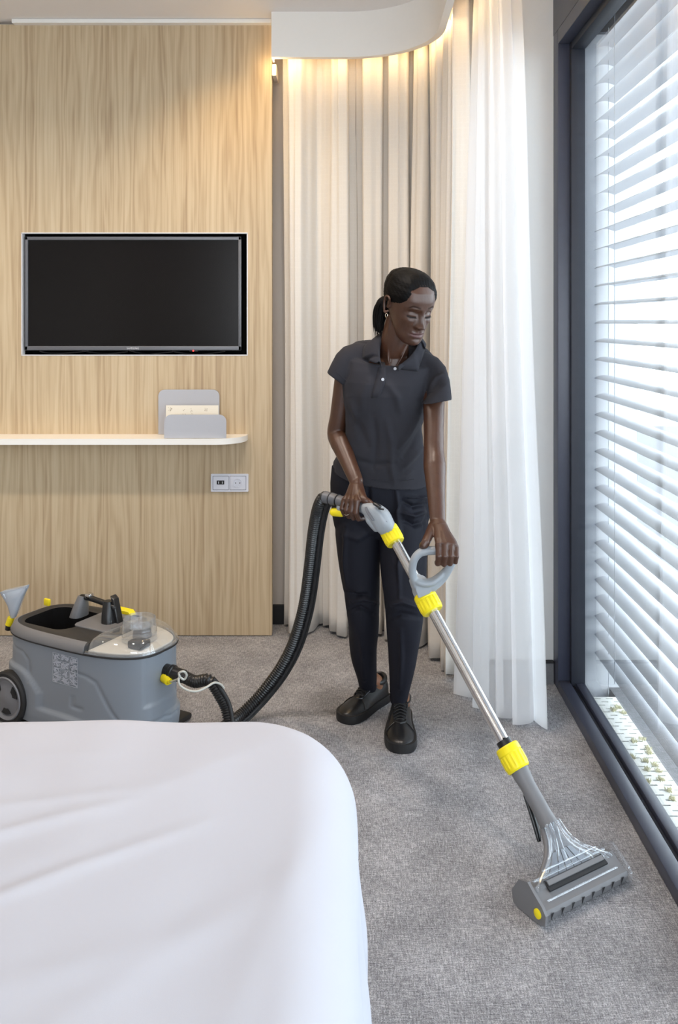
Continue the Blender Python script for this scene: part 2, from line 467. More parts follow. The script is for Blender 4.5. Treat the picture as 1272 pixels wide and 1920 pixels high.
# ------------------------------------------------------------------ window wall
HZ = 2.543                         # underside of the frame head
JE = 3.352                         # end of the jamb face
wy0 = -2.4
bm = B()
box(bm, (FX, YB, 2.60), (FX + .30, JY, CEIL)); struct('wall_lintel', bm, 'frame')
bm = B(); box(bm, (FX, YB - .1, 0), (FX + .3, wy0, 2.6)); struct('wall_pier', bm, 'greywall')
def framebox(name, lo, hi, m='frame', bev=.003, parent=None):
    bm = B(); box(bm, lo, hi, bev=bev); return struct(name, bm, m, parent=parent, smooth=True)
w1 = framebox('window_1', (FX, JE, 0.002), (FX + .10, JY - .001, 2.60))                       # far jamb
framebox('jamb_step', (FX + .045, JE - .028, .03), (FX + .10, JE, 2.55), 'frame_in', parent=w1)
framebox('window_head', (FX, wy0, HZ), (FX + .10, JE, 2.60), parent=w1)
framebox('head_step', (FX + .045, wy0, HZ - .03), (FX + .10, JE - .028, HZ), 'frame_in', parent=w1)
framebox('window_sill', (FX, wy0, .002), (FX + .045, JE, .042), parent=w1)
framebox('sill_groove', (FX + .047, wy0, .002), (FX + .062, JE, .030), 'frame_in', parent=w1)
framebox('sill_step', (FX + .063, wy0, .002), (FX + .098, JE - .028, .044), parent=w1)
framebox('near_jamb', (FX, wy0, 0.002), (FX + .10, wy0 + .07, 2.60), parent=w1)
bm = B(); box(bm, (FX + .076, wy0 + .07, .04), (FX + .080, JE - .02, HZ - .02)); struct('window_pane', bm, 'glass', parent=w1)

# terrace outside: perforated drainage grate, paving
bm = B(); box(bm, (1.018, -6, -.12), (14, 12, -.01)); box(bm, (FX + .1, -6, -.14), (1.02, 12, -.06)); struct('ground', bm, 'tile')
gx0, gx1 = .912, 1.013
bm = B()
# a plate with real oblong holes, row by row
y = 3.31; row = 0; step = .028; hw = .0035
def quad(a, b, c, d): bm.faces.new([bm.verts.new(p) for p in (a, b, c, d)])
def plate(x0, x1, y0, y1, z=-.004):
    quad((x0, y0, z), (x1, y0, z), (x1, y1, z), (x0, y1, z))
while y > 0.4:
    y1 = y; y0 = y - step; ym = (y0 + y1) / 2
    plate(gx0, gx1, ym + hw, y1); plate(gx0, gx1, y0, ym - hw)
    holes = ((gx0 + .014, gx0 + .040), (gx0 + .060, gx0 + .086)) if row % 2 == 0 else ((gx0 + .001, gx0 + .014), (gx0 + .035, gx0 + .061), (gx0 + .082, gx1 - .001))
    xs = [gx0] + [v for h in holes for v in h] + [gx1]
    for i in range(0, len(xs), 2): plate(xs[i], xs[i + 1], ym - hw, ym + hw)
    y = y0; row += 1
tag(obj('drain_grate', bm, 'grate', smooth=False), 'long cream perforated drainage grate outside along the window', 'grate')
so = bpy.data.objects['drain_grate'].modifiers.new('th', 'SOLIDIFY'); so.thickness = .003

# dry moss tufts on the grate
M['moss'] = noisy('dry_moss', (.50, .47, .28), (.74, .70, .50), 300, .95, .1, .3)
tufts = [(1160, 1325), (1150, 1330), (1172, 1335), (1188, 1388), (1205, 1385), (1215, 1402), (1218, 1410), (1210, 1425), (1228, 1432), (1213, 1441), (1236, 1444), (1214, 1463), (1240, 1460), (1255, 1480), (1262, 1497), (1180, 1418)]
for i, (px, py) in enumerate(tufts):
    q = F(px, py); bm = B()
    if not gx0 + .012 < q.x < gx1 - .01: q.x = min(max(q.x, gx0 + .015), gx1 - .014)
    rnd = random.Random(i)
    for k in range(46):
        a = rnd.uniform(0, 2 * PI); rr = rnd.uniform(0, .011); h = rnd.uniform(.003, .010)
        b0 = Vector((q.x + rr * math.cos(a), q.y + rr * math.sin(a) * 1.3, -.004))
        b1 = b0 + Vector((math.cos(a) * .006 * rnd.random(), math.sin(a) * .006 * rnd.random(), h))
        cyl(bm, b0, b1, .0016, .0006, 5)
    tag(obj('moss_tuft', bm, 'moss'), 'small dry moss tuft growing on the cream perforated grate outside', 'moss', 'moss tufts on the drainage grate')

# venetian blind outside the glass: arched slats, ladder cords, guide wires
blind = thing('venetian_blind', 'white exterior venetian blind with arched horizontal slats outside the window', 'blind', (1.0, 1.5, .1))
bx0, bx1, by1 = .952, 1.032, 3.385
bm = B(); z = 1.45 - .0725 * 18 - .002
nz = 0
while z < 2.60:
    rings = []
    prof = []
    tl = .10
    for i in range(9):
        t = i / 8; x = bx0 + (bx1 - bx0) * t; prof.append((x, z + .0115 * (1 - (2 * t - 1) ** 2) - .001 + (t - .5) * .002))
    for yy in (by1, 1.9, .4, -2.6):
        rings.append([(x, yy, zz) for x, zz in prof] + [(x, yy, zz - .0016) for x, zz in reversed(prof)])
    loft(bm, rings)
    z += .0725; nz += 1
obj('slats', bm, 'slat', blind, angle=60)
bm = B()
for yy in (3.11, 2.72, 1.9, 1.0):
    pass
for yy in (3.115, 2.36, 1.55, .7):
    for x in (bx0 - .002, bx1 + .002):
        bm = B(); cyl(bm, (x, yy, .13), (x, yy, 2.62), .0013, n=6); obj('ladder_cord', bm, 'cord', blind)
bm = B(); cyl(bm, ((bx0 + bx1) / 2, 3.33, -.004), ((bx0 + bx1) / 2, 3.33, 2.62), .0016, n=6); obj('guide_wire', bm, 'cord', blind)
bm = B(); box(bm, (bx0 - .005, -2.6, 2.60), (bx1 + .01, by1, 2.70), bev=.004); obj('head_box', bm, 'slat', blind)
# a low parapet rail and a pale building across the way, washed out by daylight
M['pale'] = mat('pale_render', (.82, .83, .84), .8)
rail = thing('terrace_railing', 'thin pale terrace railing seen through the blind slats', 'railing', (6.4, 8, -.01))
for k in range(9):
    yy = 4 + k * 1.6
    bm = B(); box(bm, (6.38, yy, -.01), (6.42, yy + .04, 1.06)); obj('post', bm, 'pale', rail)
bm = B(); box(bm, (6.36, 3.5, 1.06), (6.44, 18, 1.10)); obj('top_rail', bm, 'pale', rail)
bm = B(); box(bm, (6.39, 3.5, .52), (6.41, 18, .55)); obj('lower_rail', bm, 'pale', rail)

# ------------------------------------------------------------------ curtains
def arc_len(pts):
    d = [0.]
    for a, b in zip(pts[:-1], pts[1:]): d.append(d[-1] + (b - a).length)
    return d
def curtain(bm, pts, fold, z0, z1, nz=40, per=260, widen=None, uvname='UVMap'):
    """fold(s, t, h) -> sideways offset at arc length s (0..L), fraction t, height fraction h (0 floor, 1 top)"""
    L = arc_len(pts); tot = L[-1]
    xs = np.interp(np.linspace(0, tot, per), L, [p.x for p in pts]); ys = np.interp(np.linspace(0, tot, per), L, [p.y for p in pts])
    tx = np.gradient(xs); ty = np.gradient(ys); ln = np.hypot(tx, ty); nx, ny = -ty / ln, tx / ln; tx, ty = tx / ln, ty / ln
    uv = bm.loops.layers.uv.new(uvname)
    rows = []; us = []
    for k in range(nz + 1):
        h = k / nz; row = []
        for i in range(per):
            t = i / (per - 1); s = t * tot
            o, a = fold(s, t, h)
            x = xs[i] + nx[i] * o + tx[i] * a; y = ys[i] + ny[i] * o + ty[i] * a
            if widen: x, y = widen(x, y, t, h)
            zz = z0(t) + (z1 - z0(t)) * h if callable(z0) else z0 + (z1 - z0) * h
            row.append(bm.verts.new((x, y, zz)))
        rows.append(row)
    # stretched length along the folds for the weave pattern
    base = rows[0]; ul = [0.]
    for a, b in zip(base[:-1], base[1:]): ul.append(ul[-1] + (b.co - a.co).length)
    for k in range(nz):
        for i in range(per - 1):
            f = bm.faces.new((rows[k][i], rows[k][i + 1], rows[k + 1][i + 1], rows[k + 1][i]))
            for lp, (kk, ii) in zip(f.loops, ((k, i), (k, i + 1), (k + 1, i + 1), (k + 1, i))):
                lp[uv].uv = (ul[ii], rows[kk][ii].co.z)
dp = [Vector((-.335, 3.985, 0)), Vector((-.1, 3.985, 0))]
for i in range(0, 19):
    a = PI / 2 - i / 18 * PI / 2; dp.append(Vector((.03 + .40 * math.cos(a), 3.585 + .40 * math.sin(a), 0)))
dp.append(Vector((.43, 3.43, 0)))
DL = arc_len(dp)[-1]
# fold crests along the path: spacing wide on the left, tight round the corner
crests = [0, .055, .165, .225, .30, .375, .43, .50, .545, .60, .65, .70, .745, .80, .85, .90, .95, 1.0]
crests = [c * DL for c in crests]
def drape_fold(s, t, h):
    i = max(0, min(len(crests) - 2, int(np.searchsorted(crests, s, 'right')) - 1))
    f = (s - crests[i]) / (crests[i + 1] - crests[i])
    sg = 1 if i % 2 == 0 else -1
    amp = (.046 + .016 * math.sin(i * 2.3)) * (0.9 + .40 * (1 - h)) * (1.0 if t < .3 else 1.15)
    ph = PI * (f + .10 * math.sin(2 * PI * f) * math.sin(i * 1.7))
    o = amp * sg * math.cos(ph)
    o = math.copysign(min(abs(o) * 1.25, amp), o)
    w = .006 * math.sin(6 * h + i) + .012 * (1 - h) * math.sin(s * 31 + 1.3)
    a = .026 * math.sin(2 * ph) * (1.0 if t > .3 else .5) + .006 * math.sin(4 * h + i * 1.9)
    return o + w, a
bm = B(); curtain(bm, dp, drape_fold, lambda t: .012 + .006 * math.sin(t * 40), 2.78, 36, 520)
dr = obj('drape_curtain', bm, 'drape', angle=180); so = dr.modifiers.new('th', 'SOLIDIFY'); so.thickness = .0025
tag(dr, 'floor-length beige patterned curtain with deep vertical folds behind the woman', 'curtain')
sp = [Vector((.49, 3.39, 0)), Vector((.492, 3.26, 0)), Vector((.53, 3.17, 0)), Vector((.595, 3.12, 0))]
sp = catmull(sp, 8)
def sheer_fold(s, t, h):
    k = t * 9.0 + .5 * math.sin(t * 9)
    amp = .018 * (.8 + 1.7 * (1 - h)) * (1 + .3 * math.sin(7 * t)) * min(1, .15 + (1 - t) * 7)
    return amp * math.sin(PI * k) + .006 * math.sin(5 * h + 3 * t) * (1 - h), .010 * math.sin(2 * PI * k + 1) + .004 * math.sin(9 * h)
def sheer_wide(x, y, t, h):
    g = (1 - h) ** .9
    return x + g * (-.072 + t * .155), y - g * (.055 + t * .045)
bm = B(); curtain(bm, sp, sheer_fold, .012, 2.78, 36, 420, sheer_wide)
sh = obj('sheer_curtain', bm, 'sheer', angle=180)
tag(sh, 'gathered white sheer curtain hanging beside the window', 'curtain')
# curtain rails inside the cove
bm = B(); tube(bm, [Vector((p.x, p.y, 2.80)) for p in dp], (.012), 8); tag(obj('drape_rail', bm, 'white_satin'), 'white curtain rail in the cove above the beige curtain', 'curtain rail')
bm = B(); tube(bm, [Vector((.46, 3.36, 2.80)), Vector((.52, 3.15, 2.80)), Vector((.60, 3.05, 2.80)), Vector((.60, 0, 2.80))], .012, 8); tag(obj('sheer_rail', bm, 'white_satin'), 'white curtain rail in the cove above the sheer curtain', 'curtain rail')
# ------------------------------------------------------------------ television, shelf, sockets
k = WY / FPX
tvx0, tvx1 = (45 - VX) * k, (452 - VX) * k; tvz1, tvz0 = CAMH + (604 - 443.5) * k, CAMH - (657 - 604) * k
tv = thing('television', 'flat television with grey bezel in the dark niche of the wood panel', 'television', ((tvx0 + tvx1) / 2, WY + .02, tvz0))
ty = WY + .012
bm = B(); box(bm, (tvx0 + .02, ty + .016, tvz0 + .02), (tvx1 - .02, ty + .055, tvz1 - .02), bev=.01); obj('back_shell', bm, 'black_pl', tv)
b = .0165
bm = B()
for lo, hi in (((tvx0, tvz1 - .015), (tvx1, tvz1)), ((tvx0, tvz0), (tvx1, tvz0 + b + .003)), ((tvx0, tvz0), (tvx0 + b - .003, tvz1)), ((tvx1 - b + .003, tvz0), (tvx1, tvz1))):
    box(bm, (lo[0], ty - .004, lo[1]), (hi[0], ty + .02, hi[1]), bev=.002)
obj('bezel', bm, 'tvframe', tv)
bm = B(); box(bm, (tvx0 + .01, ty + .004, tvz0 + .01), (tvx1 - .01, ty + .012, tvz1 - .01)); obj('screen', bm, 'screen', tv, smooth=False)
R90 = Matrix.Rotation(PI / 2, 4, 'X')
text_obj('brand_lettering', 'SAMSUNG', .0125, Matrix.Translation((.5 * (tvx0 + tvx1), ty - .0046, tvz0 + .0085)) @ R90, 'silver', tv)
lx = (362 - VX) * k
bm = B(); lathe(bm, [(0, .004), (.003, .004)], (lx, ty - .002, tvz0 - .002), (0, -1, 0), 12); obj('standby_light', bm, 'led', tv)
bm = B(); box(bm, (lx - .02, ty + .003, tvz0 - .006), (lx + .02, ty + .02, tvz0), bev=.002); obj('sensor_bar', bm, 'black_pl', tv)
cz = TVZ0 + .006
for i, xs in enumerate([(70, 85, 120, 160), (150, 175, 205, 235), (240, 262, 280, 320), (320, 350, 380, 420)]):
    bm = B()
    pts = [Vector(((x - VX) * k, WY + .03 + .012 * (j % 2), cz + (.012 if j in (0, 3) else .0) + .003 * math.sin(j + i))) for j, x in enumerate(xs)]
    tube(bm, pts, .0035, 8, smooth_k=6)
    tag(obj('cable', bm, 'black_pl'), 'thin black cable lying in the niche under the television', 'cable', 'cables under the television')

# floating shelf
sy0 = WY - .17; sk = sy0 / FPX
# front edge: top at y~823, bottom 833
zt = CAMH - (822 - 604) * (sy0) / FPX; zb = CAMH - (834 - 604) * sy0 / FPX
# depth found from the visible top surface: its rear edge is at y 814 on the panel
zt = CAMH - (814 - 604) * k
sy0 = (CAMH - zt) * FPX / (823 - 604)
sx1 = (465 - VX) * WY / FPX
zb = CAMH - (834 - 604) * sy0 / FPX
r = .11
out = [(XL + .01, WY), (XL + .01, sy0), (sx1 - .16, sy0)]
for i in range(13):
    a = -PI / 2 + i / 12 * PI / 2; out.append((sx1 - .13 + .13 * math.cos(a), (sy0 + (WY - sy0) * .85) + (WY - sy0) * .85 * math.sin(a)))
out.append((sx1, WY))
bm = B(); prism(bm, out, lambda x, y, h: Vector((x, y, h)), zb, zt)
tag(obj('wall_shelf', bm, 'white_satin', angle=30), 'long white floating shelf with a rounded end on the wood panel', 'shelf')
# letter holder: two rounded upright plates on a base
hx0, hx1 = (297 - VX) * .00241, (411 - VX) * .00241
lh = thing('letter_holder', 'grey metal letter holder of two rounded plates on the white shelf', 'holder', (-.75, WY - .06, zt))
def plateobj(name, px0, px1, py0, py1, d, rr):
    x0, x1 = (px0 - VX) * d / FPX, (px1 - VX) * d / FPX; z1 = CAMH - (py0 - VY) * d / FPX; z0 = zt + .001
    w = x1 - x0; o = [(x0, z0)]
    for cx, a0 in ((x0 + rr, PI), (x1 - rr, PI / 2)):
        for i in range(9):
            a = a0 - i / 8 * PI / 2; o.append((cx + rr * math.cos(a), z1 - rr + rr * math.sin(a)))
    o.append((x1, z0)); o = o[::-1]
    bm = B(); prism(bm, o, lambda x, z, h: Vector((x, d + h, z)), 0, .004, 0); return bm
dF, dB = sy0 + .012, WY - .012
obj('back_plate', plateobj('b', 297, 411.5, 730.5, 0, dB, .03), 'holder', lh, angle=30)
obj('front_plate', plateobj('f', 308, 424.5, 777.5, 0, dF, .032), 'holder', lh, angle=30)
bm = B(); box(bm, ((309 - VX) * dF / FPX, dF, zt + .001), ((411 - VX) * dB / FPX, dB, zt + .004)); obj('base_plate', bm, 'holder', lh, smooth=False)
bk = thing('booklet', 'cream printed booklet standing in the grey letter holder', 'booklet', (-.74, WY - .03, zt + .004))
dk = (dF + dB) / 2 + .006
x0, x1, z1 = (312 - VX) * dk / FPX, (409.5 - VX) * dk / FPX, CAMH - (760.5 - VY) * dk / FPX
bm = B(); box(bm, (x0, dk, zt + .005), (x1, dk + .007, z1), bev=.001); obj('pages', bm, 'paper', bk)
bm = B(); box(bm, (x0 - .001, dk - .0016, zt + .005), (x1 + .001, dk - .0006, z1 + .0015)); obj('cover', bm, 'paper', bk)
rnd = random.Random(3)
for (px, py, n, s) in ((319, 767, 14, 3.5), (386, 768, 9, 2.5), (345, 773, 5, 5), (362, 771, 5, 5)):
    bm = B()
    for _ in range(n):
        a = rnd.uniform(0, PI); q = P(px + rnd.uniform(-s, s), py + rnd.uniform(-s, s), dk - .002); dv = Vector((math.cos(a), 0, math.sin(a))) * .0025
        tube(bm, [q - dv, q + dv], .0005, 4)
    obj('printed_mark', bm, 'ink', bk)

# double wall socket
soc = thing('wall_socket', 'white double wall socket plate under the end of the white shelf', 'socket', ((431 - VX) * k, WY, CAMH - (904 - 604) * k))
def wp(px, py, off=0.): return Vector(((px - VX) * k, WY - off, CAMH - (py - VY) * k))
a = wp(396, 888); c = wp(466, 921)
def fplate(name, x0, y0, x1, y1, d0, d1, rr, m, par, bev=.0015):
    a = wp(x0, y0); c = wp(x1, y1); cx, cz = (a.x + c.x) / 2, (a.z + c.z) / 2
    bm = B(); prism(bm, rrect(c.x - a.x, a.z - c.z, rr), lambda x, z, h: Vector((cx + x, WY - h, cz + z)), d0, d1, bev); return obj(name, bm, m, par)
fplate('surround', 396, 888, 466.5, 921.5, 0, .009, .004, 'socket', soc)
u = fplate('usb_insert', 400.3, 892.5, 429, 917.3, .008, .0115, .002, 'socket', soc)
v = fplate('outlet_insert', 432, 892.5, 461.5, 917.3, .008, .0115, .002, 'socket', soc)
fplate('insert_gap', 399.6, 892, 429.6, 918, .0088, .0094, .002, 'frame', u, 0); fplate('insert_gap', 431.4, 892, 462.1, 918, .0088, .0094, .002, 'frame', v, 0)
fplate('usb_slots', 407.5, 900, 421.5, 907.5, .011, .0122, .001, 'black_pl', u, 0)
for q in (411, 418): fplate('contact', q - .7, 902, q + .7, 906, .012, .0126, .0005, 'silver', u, 0)
q = wp(446.7, 904.7)
bm = B(); lathe(bm, [(.0, .021), (.0045, .021), (.0045, .0188), (.0008, .0180)], q + Vector((0, -.0110, 0)), (0, -1, 0), 32); obj('round_recess', bm, 'socket', v, angle=30)
bm = B(); 
for dx in (-.0095, .0095): lathe(bm, [(0, .0026), (.0016, .0026)], q + Vector((dx, -.0116, 0)), (0, -1, 0), 12)
obj('pin_holes', bm, 'black_pl', v)
for dz in (-.0165, .0165):
    bm = B(); box(bm, (q.x - .002, q.y - .0150, q.z + dz - .002), (q.x + .002, q.y - .0115, q.z + dz + .002)); obj('earth_clip', bm, 'silver', v)

# ------------------------------------------------------------------ bed
bed = thing('bed', 'large bed with a smooth white duvet filling the lower left', 'bed', (-.95, .85, 0))
BX0, BX1, BYF, BZT = -2.0, -.015, 1.868, .605
NX, NY = 300, 300
RIDGES = [((-.74, 1.27), (-.40, 1.475), .0075, .013), ((-.66, 1.10), (-.25, 1.43), .0065, .012), ((-.75, 1.40), (-.36, 1.53), .0050, .014), ((-.50, 1.02), (-.16, 1.20), .0045, .025), ((-.60, 1.20), (-.44, 1.30), -.0040, .016), ((-.40, .95), (-.08, 1.33), .0035, .022), ((-.9, 1.62), (-.42, 1.66), .0030, .018), ((-.16, 1.0), (-.05, 1.5), .0030, .02)]
def ridge(x, y):
    z = 0.
    for a, b, h, w in RIDGES:
        ex, ey = b[0] - a[0], b[1] - a[1]; t = max(0, min(1, ((x - a[0]) * ex + (y - a[1]) * ey) / (ex * ex + ey * ey)))
        d = math.hypot(x - a[0] - ex * t, y - a[1] - ey * t) / (w * (1 + .5 * t)); t2 = max(.0, min(1, t))
        if d < 4: z += .65 * h * math.exp(-d * d) * math.sin(PI * (.08 + .84 * t2)) ** .8
    return z
def smoothstep(a, b, x):
    t = max(0., min(1., (x - a) / (b - a))); return t * t * (3 - 2 * t)
bm = B(); vs2 = []
# sheet parameterised by distance from the centre out over the edge and down
U = np.linspace(-1.35, 1.35, NX); V = np.linspace(-1.10, 1.40, NY)
hx, hy = (BX1 - BX0) / 2, 1.0; cx, cy = (BX0 + BX1) / 2, BYF - hy
def edge(d, r=.11):
    """horizontal advance and drop after travelling d beyond the start of the rounding"""
    if d <= 0: return d, 0.
    q = r * PI / 2
    if d < q: return r * math.sin(d / r), r * (1 - math.cos(d / r))
    return r, r + (d - q)
for v_ in V:
    row = []
    for u_ in U:
        # rounded-rectangle distance
        R = .22
        ax, ay = abs(u_) - (hx - R), max(v_ - (hy - R), -9)
        if ax > 0 and ay > 0:
            L = math.hypot(ax, ay); dirx, diry = ax / L, ay / L
            adv, drop = edge(L - (R - .09)); adv += R - .09
            x = math.copysign(hx - R + dirx * adv, u_); y = hy - R + diry * adv
            fl = dirx * diry * 2
        elif ax > 0:
            adv, drop = edge(ax - (R - .09)); x = math.copysign(hx - R + adv + R - .09, u_); y = v_; fl = 0
        elif ay > 0:
            adv, drop = edge(ay - (R - .09)); x = u_; y = hy - R + adv + R - .09; fl = 0
        else: x, y, drop, fl = u_, v_, 0., 0
        # a duvet bulges a little and ripples
        X, Y = cx + x, cy + y
        dd = min(hx - abs(x), hy - y)
        puff = .022 * smoothstep(0, .5, dd) 
        if drop > .03: 
            sc = 1 + .02 * math.sin(drop * 9); 
        z = BZT + puff - drop
        f1 = .020 * mnoise.noise(Vector((X * 1.3 + Y * .5, (Y - X * .28) * 6.5, 0))) * smoothstep(-.3, -.9, X)
        f2 = .011 * mnoise.noise(Vector((X * 2.2, Y * 2.4, 3))) + .0025 * mnoise.noise(Vector((X * 7, Y * 5, 6)))
        cr = .011 * math.exp(-((Y - 1.42 - (X + .8) * .33) / .016) ** 2) * smoothstep(-.35, -.55, X) + .010 * math.exp(-((Y - 1.25 - (X + .8) * .30) / .02) ** 2) * smoothstep(-.3, -.7, X)
        n2 = mnoise.noise(Vector((X * 3, Y * 3, z * 3)))
        cr = ridge(X, Y)
        z += (f1 + f2 + cr) * (1 if drop < .08 else .3)
        if drop > .05:
            k2 = smoothstep(.05, .3, drop) * .020 * (math.sin((X if ay > 0 else Y) * 17) + n2)
            if abs(u_) - (hx - R) > 0: X += math.copysign(k2, u_)
            if ay > 0: Y += k2
        X += .010 * mnoise.noise(Vector((Y * 2.6, 1, 0))) * (1 if ax > 0 else 0)
        z = max(z, .10)
        row.append(bm.verts.new((X, Y, z)))
    vs2.append(row)
for j in range(NY - 1):
    for i in range(NX - 1):
        bm.faces.new((vs2[j][i], vs2[j][i + 1], vs2[j + 1][i + 1], vs2[j + 1][i]))
dv = obj('duvet', bm, 'linen', bed, angle=180)
M['bedbase'] = noisy('grey_bed_base', (.16, .16, .17), (.2, .2, .21), 200, .9)
bm = B(); box(bm, (BX0 + .08, -.38, .26), (BX1 - .08, BYF - .08, BZT - .03), bev=.05, seg=3); obj('mattress', bm, 'linen', bed)
bm = B(); box(bm, (BX0 + .1, -.38, .06), (BX1 - .1, BYF - .1, .27), bev=.01); obj('bed_base', bm, 'bedbase', bed)
for x in (BX0 + .2, BX1 - .2):
    for y in (-.1, BYF - .25):
        bm = B(); cyl(bm, (x, y, 0), (x, y, .07), .03, .03, 16); obj('leg', bm, 'black_pl', bed)

bm = B(); box(bm, (BX0 - .02, -.46, .02), (BX1 + .02, -.39, .98), bev=.02, seg=3); obj('headboard', bm, 'bedbase', bed)
# ------------------------------------------------------------------ carpet extraction machine
M['mgrey'] = noisy('blue_grey_plastic', (.235, .265, .305), (.245, .275, .315), 700, .42, .45, .1, .0004)
M['mgrey_lid'] = noisy('warm_grey_plastic', (.17, .17, .178), (.18, .18, .188), 900, .45, .45, .15, .0005)
M['lgrey'] = noisy('light_grey_plastic', (.32, .35, .38), (.335, .365, .395), 500, .4, .45, .05, .0004)
M['yellow'] = mat('signal_yellow_plastic', (.90, .74, .01), .38)
M['rubber'] = mat('black_rubber', (.015, .015, .016), .6)
M['hubgrey'] = mat('wheel_grey_plastic', (.20, .205, .225), .4)
M['cream'] = mat('cream_tank_plastic', (.70, .67, .60), .5)
M['print'] = mat('pale_grey_print', (.50, .53, .60), .6)
M['tubing'] = mat('milky_tubing', (.50, .50, .46), .3, Subsurface_Weight=.0)
MYAW = math.radians(-28); MC = Vector((-.95, 3.12, 0))
MM = Matrix.Translation(MC) @ Matrix.Rotation(MYAW, 4, 'Z')
MI = MM.inverted()
def mloc(px, py, axis, val):
    """local machine coordinates of the pixel's ray where it meets the local plane axis = val"""
    o = MI @ Vector((0, 0, CAMH)); p = MI @ P(px, py, 1.0); d = p - o
    t = (val - o[axis]) / d[axis]; return o + d * t
mach = thing('carpet_cleaner', 'grey carpet extraction cleaner on wheels beside the wood panel, clear lid in front', 'carpet cleaner', tuple(MC))
def mobj(name, bm, m, parent=None, **kw):
    bmesh.ops.transform(bm, matrix=MM, verts=bm.verts)
    return obj(name, bm, m, parent or mach, **kw)
ML, MWd, RIM = .66, .33, .315
def outline(s=0., n=120, L=ML, W=MWd):
    out = []
    for i in range(n):
        a = 2 * PI * i / n; c, q = math.cos(a), math.sin(a)
        ex = 3.6 if c < 0 else 2.7
        x = math.copysign(abs(c) ** (2 / ex), c) * (L / 2 + s); y = math.copysign(abs(q) ** (2 / 3.4), q) * (W / 2 + s)
        if c > 0: y *= 1 - .10 * (x / (L / 2)) ** 3
        out.append((x, y))
    return out
GRO = [[(.02, .245), (.12, .235), (.16, .22), (.215, .13), (.25, .085), (.33, .08)], [(-.30, .265), (-.20, .262), (-.165, .24), (-.15, .17)], [(.06, .155), (.06, .12), (.1, .12)]]
def segd(p, a, b):
    ax, ay = b[0] - a[0], b[1] - a[1]; t = max(0, min(1, ((p[0] - a[0]) * ax + (p[1] - a[1]) * ay) / (ax * ax + ay * ay)))
    return math.hypot(p[0] - a[0] - ax * t, p[1] - a[1] - ay * t)
bm = B(); rings = []
zs = list(np.linspace(.028, RIM, 66))
for z in zs:
    ring = []
    base = outline(0, 260)
    for (x, y) in base:
        n = Vector((x / (ML / 2) ** 2 * .12, y / (MWd / 2) ** 2 * .12, 0)).normalized() if (x or y) else Vector((1, 0, 0))
        # the lower skirt stands proud: arch over the wheel, then a sweep towards the nose
        dxw = x + .25
        bz = .205 - .055 * (max(0, abs(dxw) - .03) / .11) ** 2 if abs(dxw) < .155 else 0
        bz = max(bz, .085 - .03 * smoothstep(.0, .33, x) + (.02 * smoothstep(.05, .33, -x)))
        if y > 0: bz = .09
        off = .012 * smoothstep(-.006, .006, bz - z)
        off -= .004 * (1 - smoothstep(.028, .06, z))
        off -= .010 * (z / RIM) * .3
        s = x + (0 if y < 0 else 0)
        if y < 0.06:
            for g in GRO:
                dmin = min(segd((s if abs(y) > .08 else s, z), g[i], g[i + 1]) for i in range(len(g) - 1))
                off -= .0045 * math.exp(-(dmin / .005) ** 2)
        # recess round the hose port on the nose
        if x > .26:
            dd = max(abs(y) / .085, abs(z - .225) / .085)
            off -= .006 * (1 - smoothstep(.92, 1.08, dd)) 
        ring.append(Vector((x + n.x * off, y + n.y * off, z)))
    rings.append(ring)
R_ = loft(bm, rings, cap=False); bm.faces.new(list(reversed(R_[0])))
mobj('body', bm, 'mgrey', angle=60)
bm = B(); prism(bm, outline(-.012, 100), lambda x, y, h: Vector((x, y, h)), .016, .03); mobj('underside', bm, 'black_pl')
# wheels with a grey five-slot hub
for sy in (-1, 1):
    yy = sy * .168
    bm = B(); lathe(bm, [(-.018, .078), (-.018, .088), (-.012, .0935), (.012, .0935), (.018, .088), (.018, .078)], (-.25, yy, .094), (0, sy, 0), 48, cap=False)
    wh = mobj('wheel', bm, 'rubber', angle=30)
    bm = B(); lathe(bm, [(.0, .072), (.017, .0775), (.0215, .074), (.017, .066), (.012, .062), (.0175, .024), (.019, .020), (.019, .0001)], (-.25, yy, .094), (0, sy, 0), 48)
    hb = mobj('hub', bm, 'hubgrey', wh, angle=30)
    for k in range(3):
        a = k * 2 * PI / 3 + .55
        bm = B()
        pts = []
        for j in range(7):
            b_ = a - .42 + .14 * j; pts.append((math.cos(b_) * .057, math.sin(b_) * .057))
        for j in range(5):
            b_ = a + .30 - .15 * j; pts.append((math.cos(b_) * .036, math.sin(b_) * .036))
        prism(bm, pts, lambda x, z, h: Vector((-.25 + x, yy + sy * h, .094 + z)), .010, .0166); mobj('hub_slot', bm, 'base_dark', wh, smooth=False)
for sy in (-1, 1):
    bm = B(); lathe(bm, [(-.012, .026), (.012, .026)], (.24, sy * .10, .026), (0, 1, 0), 24); mobj('front_caster', bm, 'rubber')
bm = B(); box(bm, (.20, -.165, .004), (.318, .165, .026), bev=.008); mobj('foot', bm, 'rubber')
# rear and middle lid with an open tray
lidx = .115
def lid_out(s, x1):
    o = [(min(x, x1), y) for x, y in outline(s, 160)]; return o
bm = B()
rings = [[Vector((x, y, RIM)) for x, y in lid_out(-.001, lidx)], [Vector((x, y, RIM + .018)) for x, y in lid_out(-.006, lidx)], [Vector((x, y, RIM + .030)) for x, y in lid_out(-.022, lidx)]]
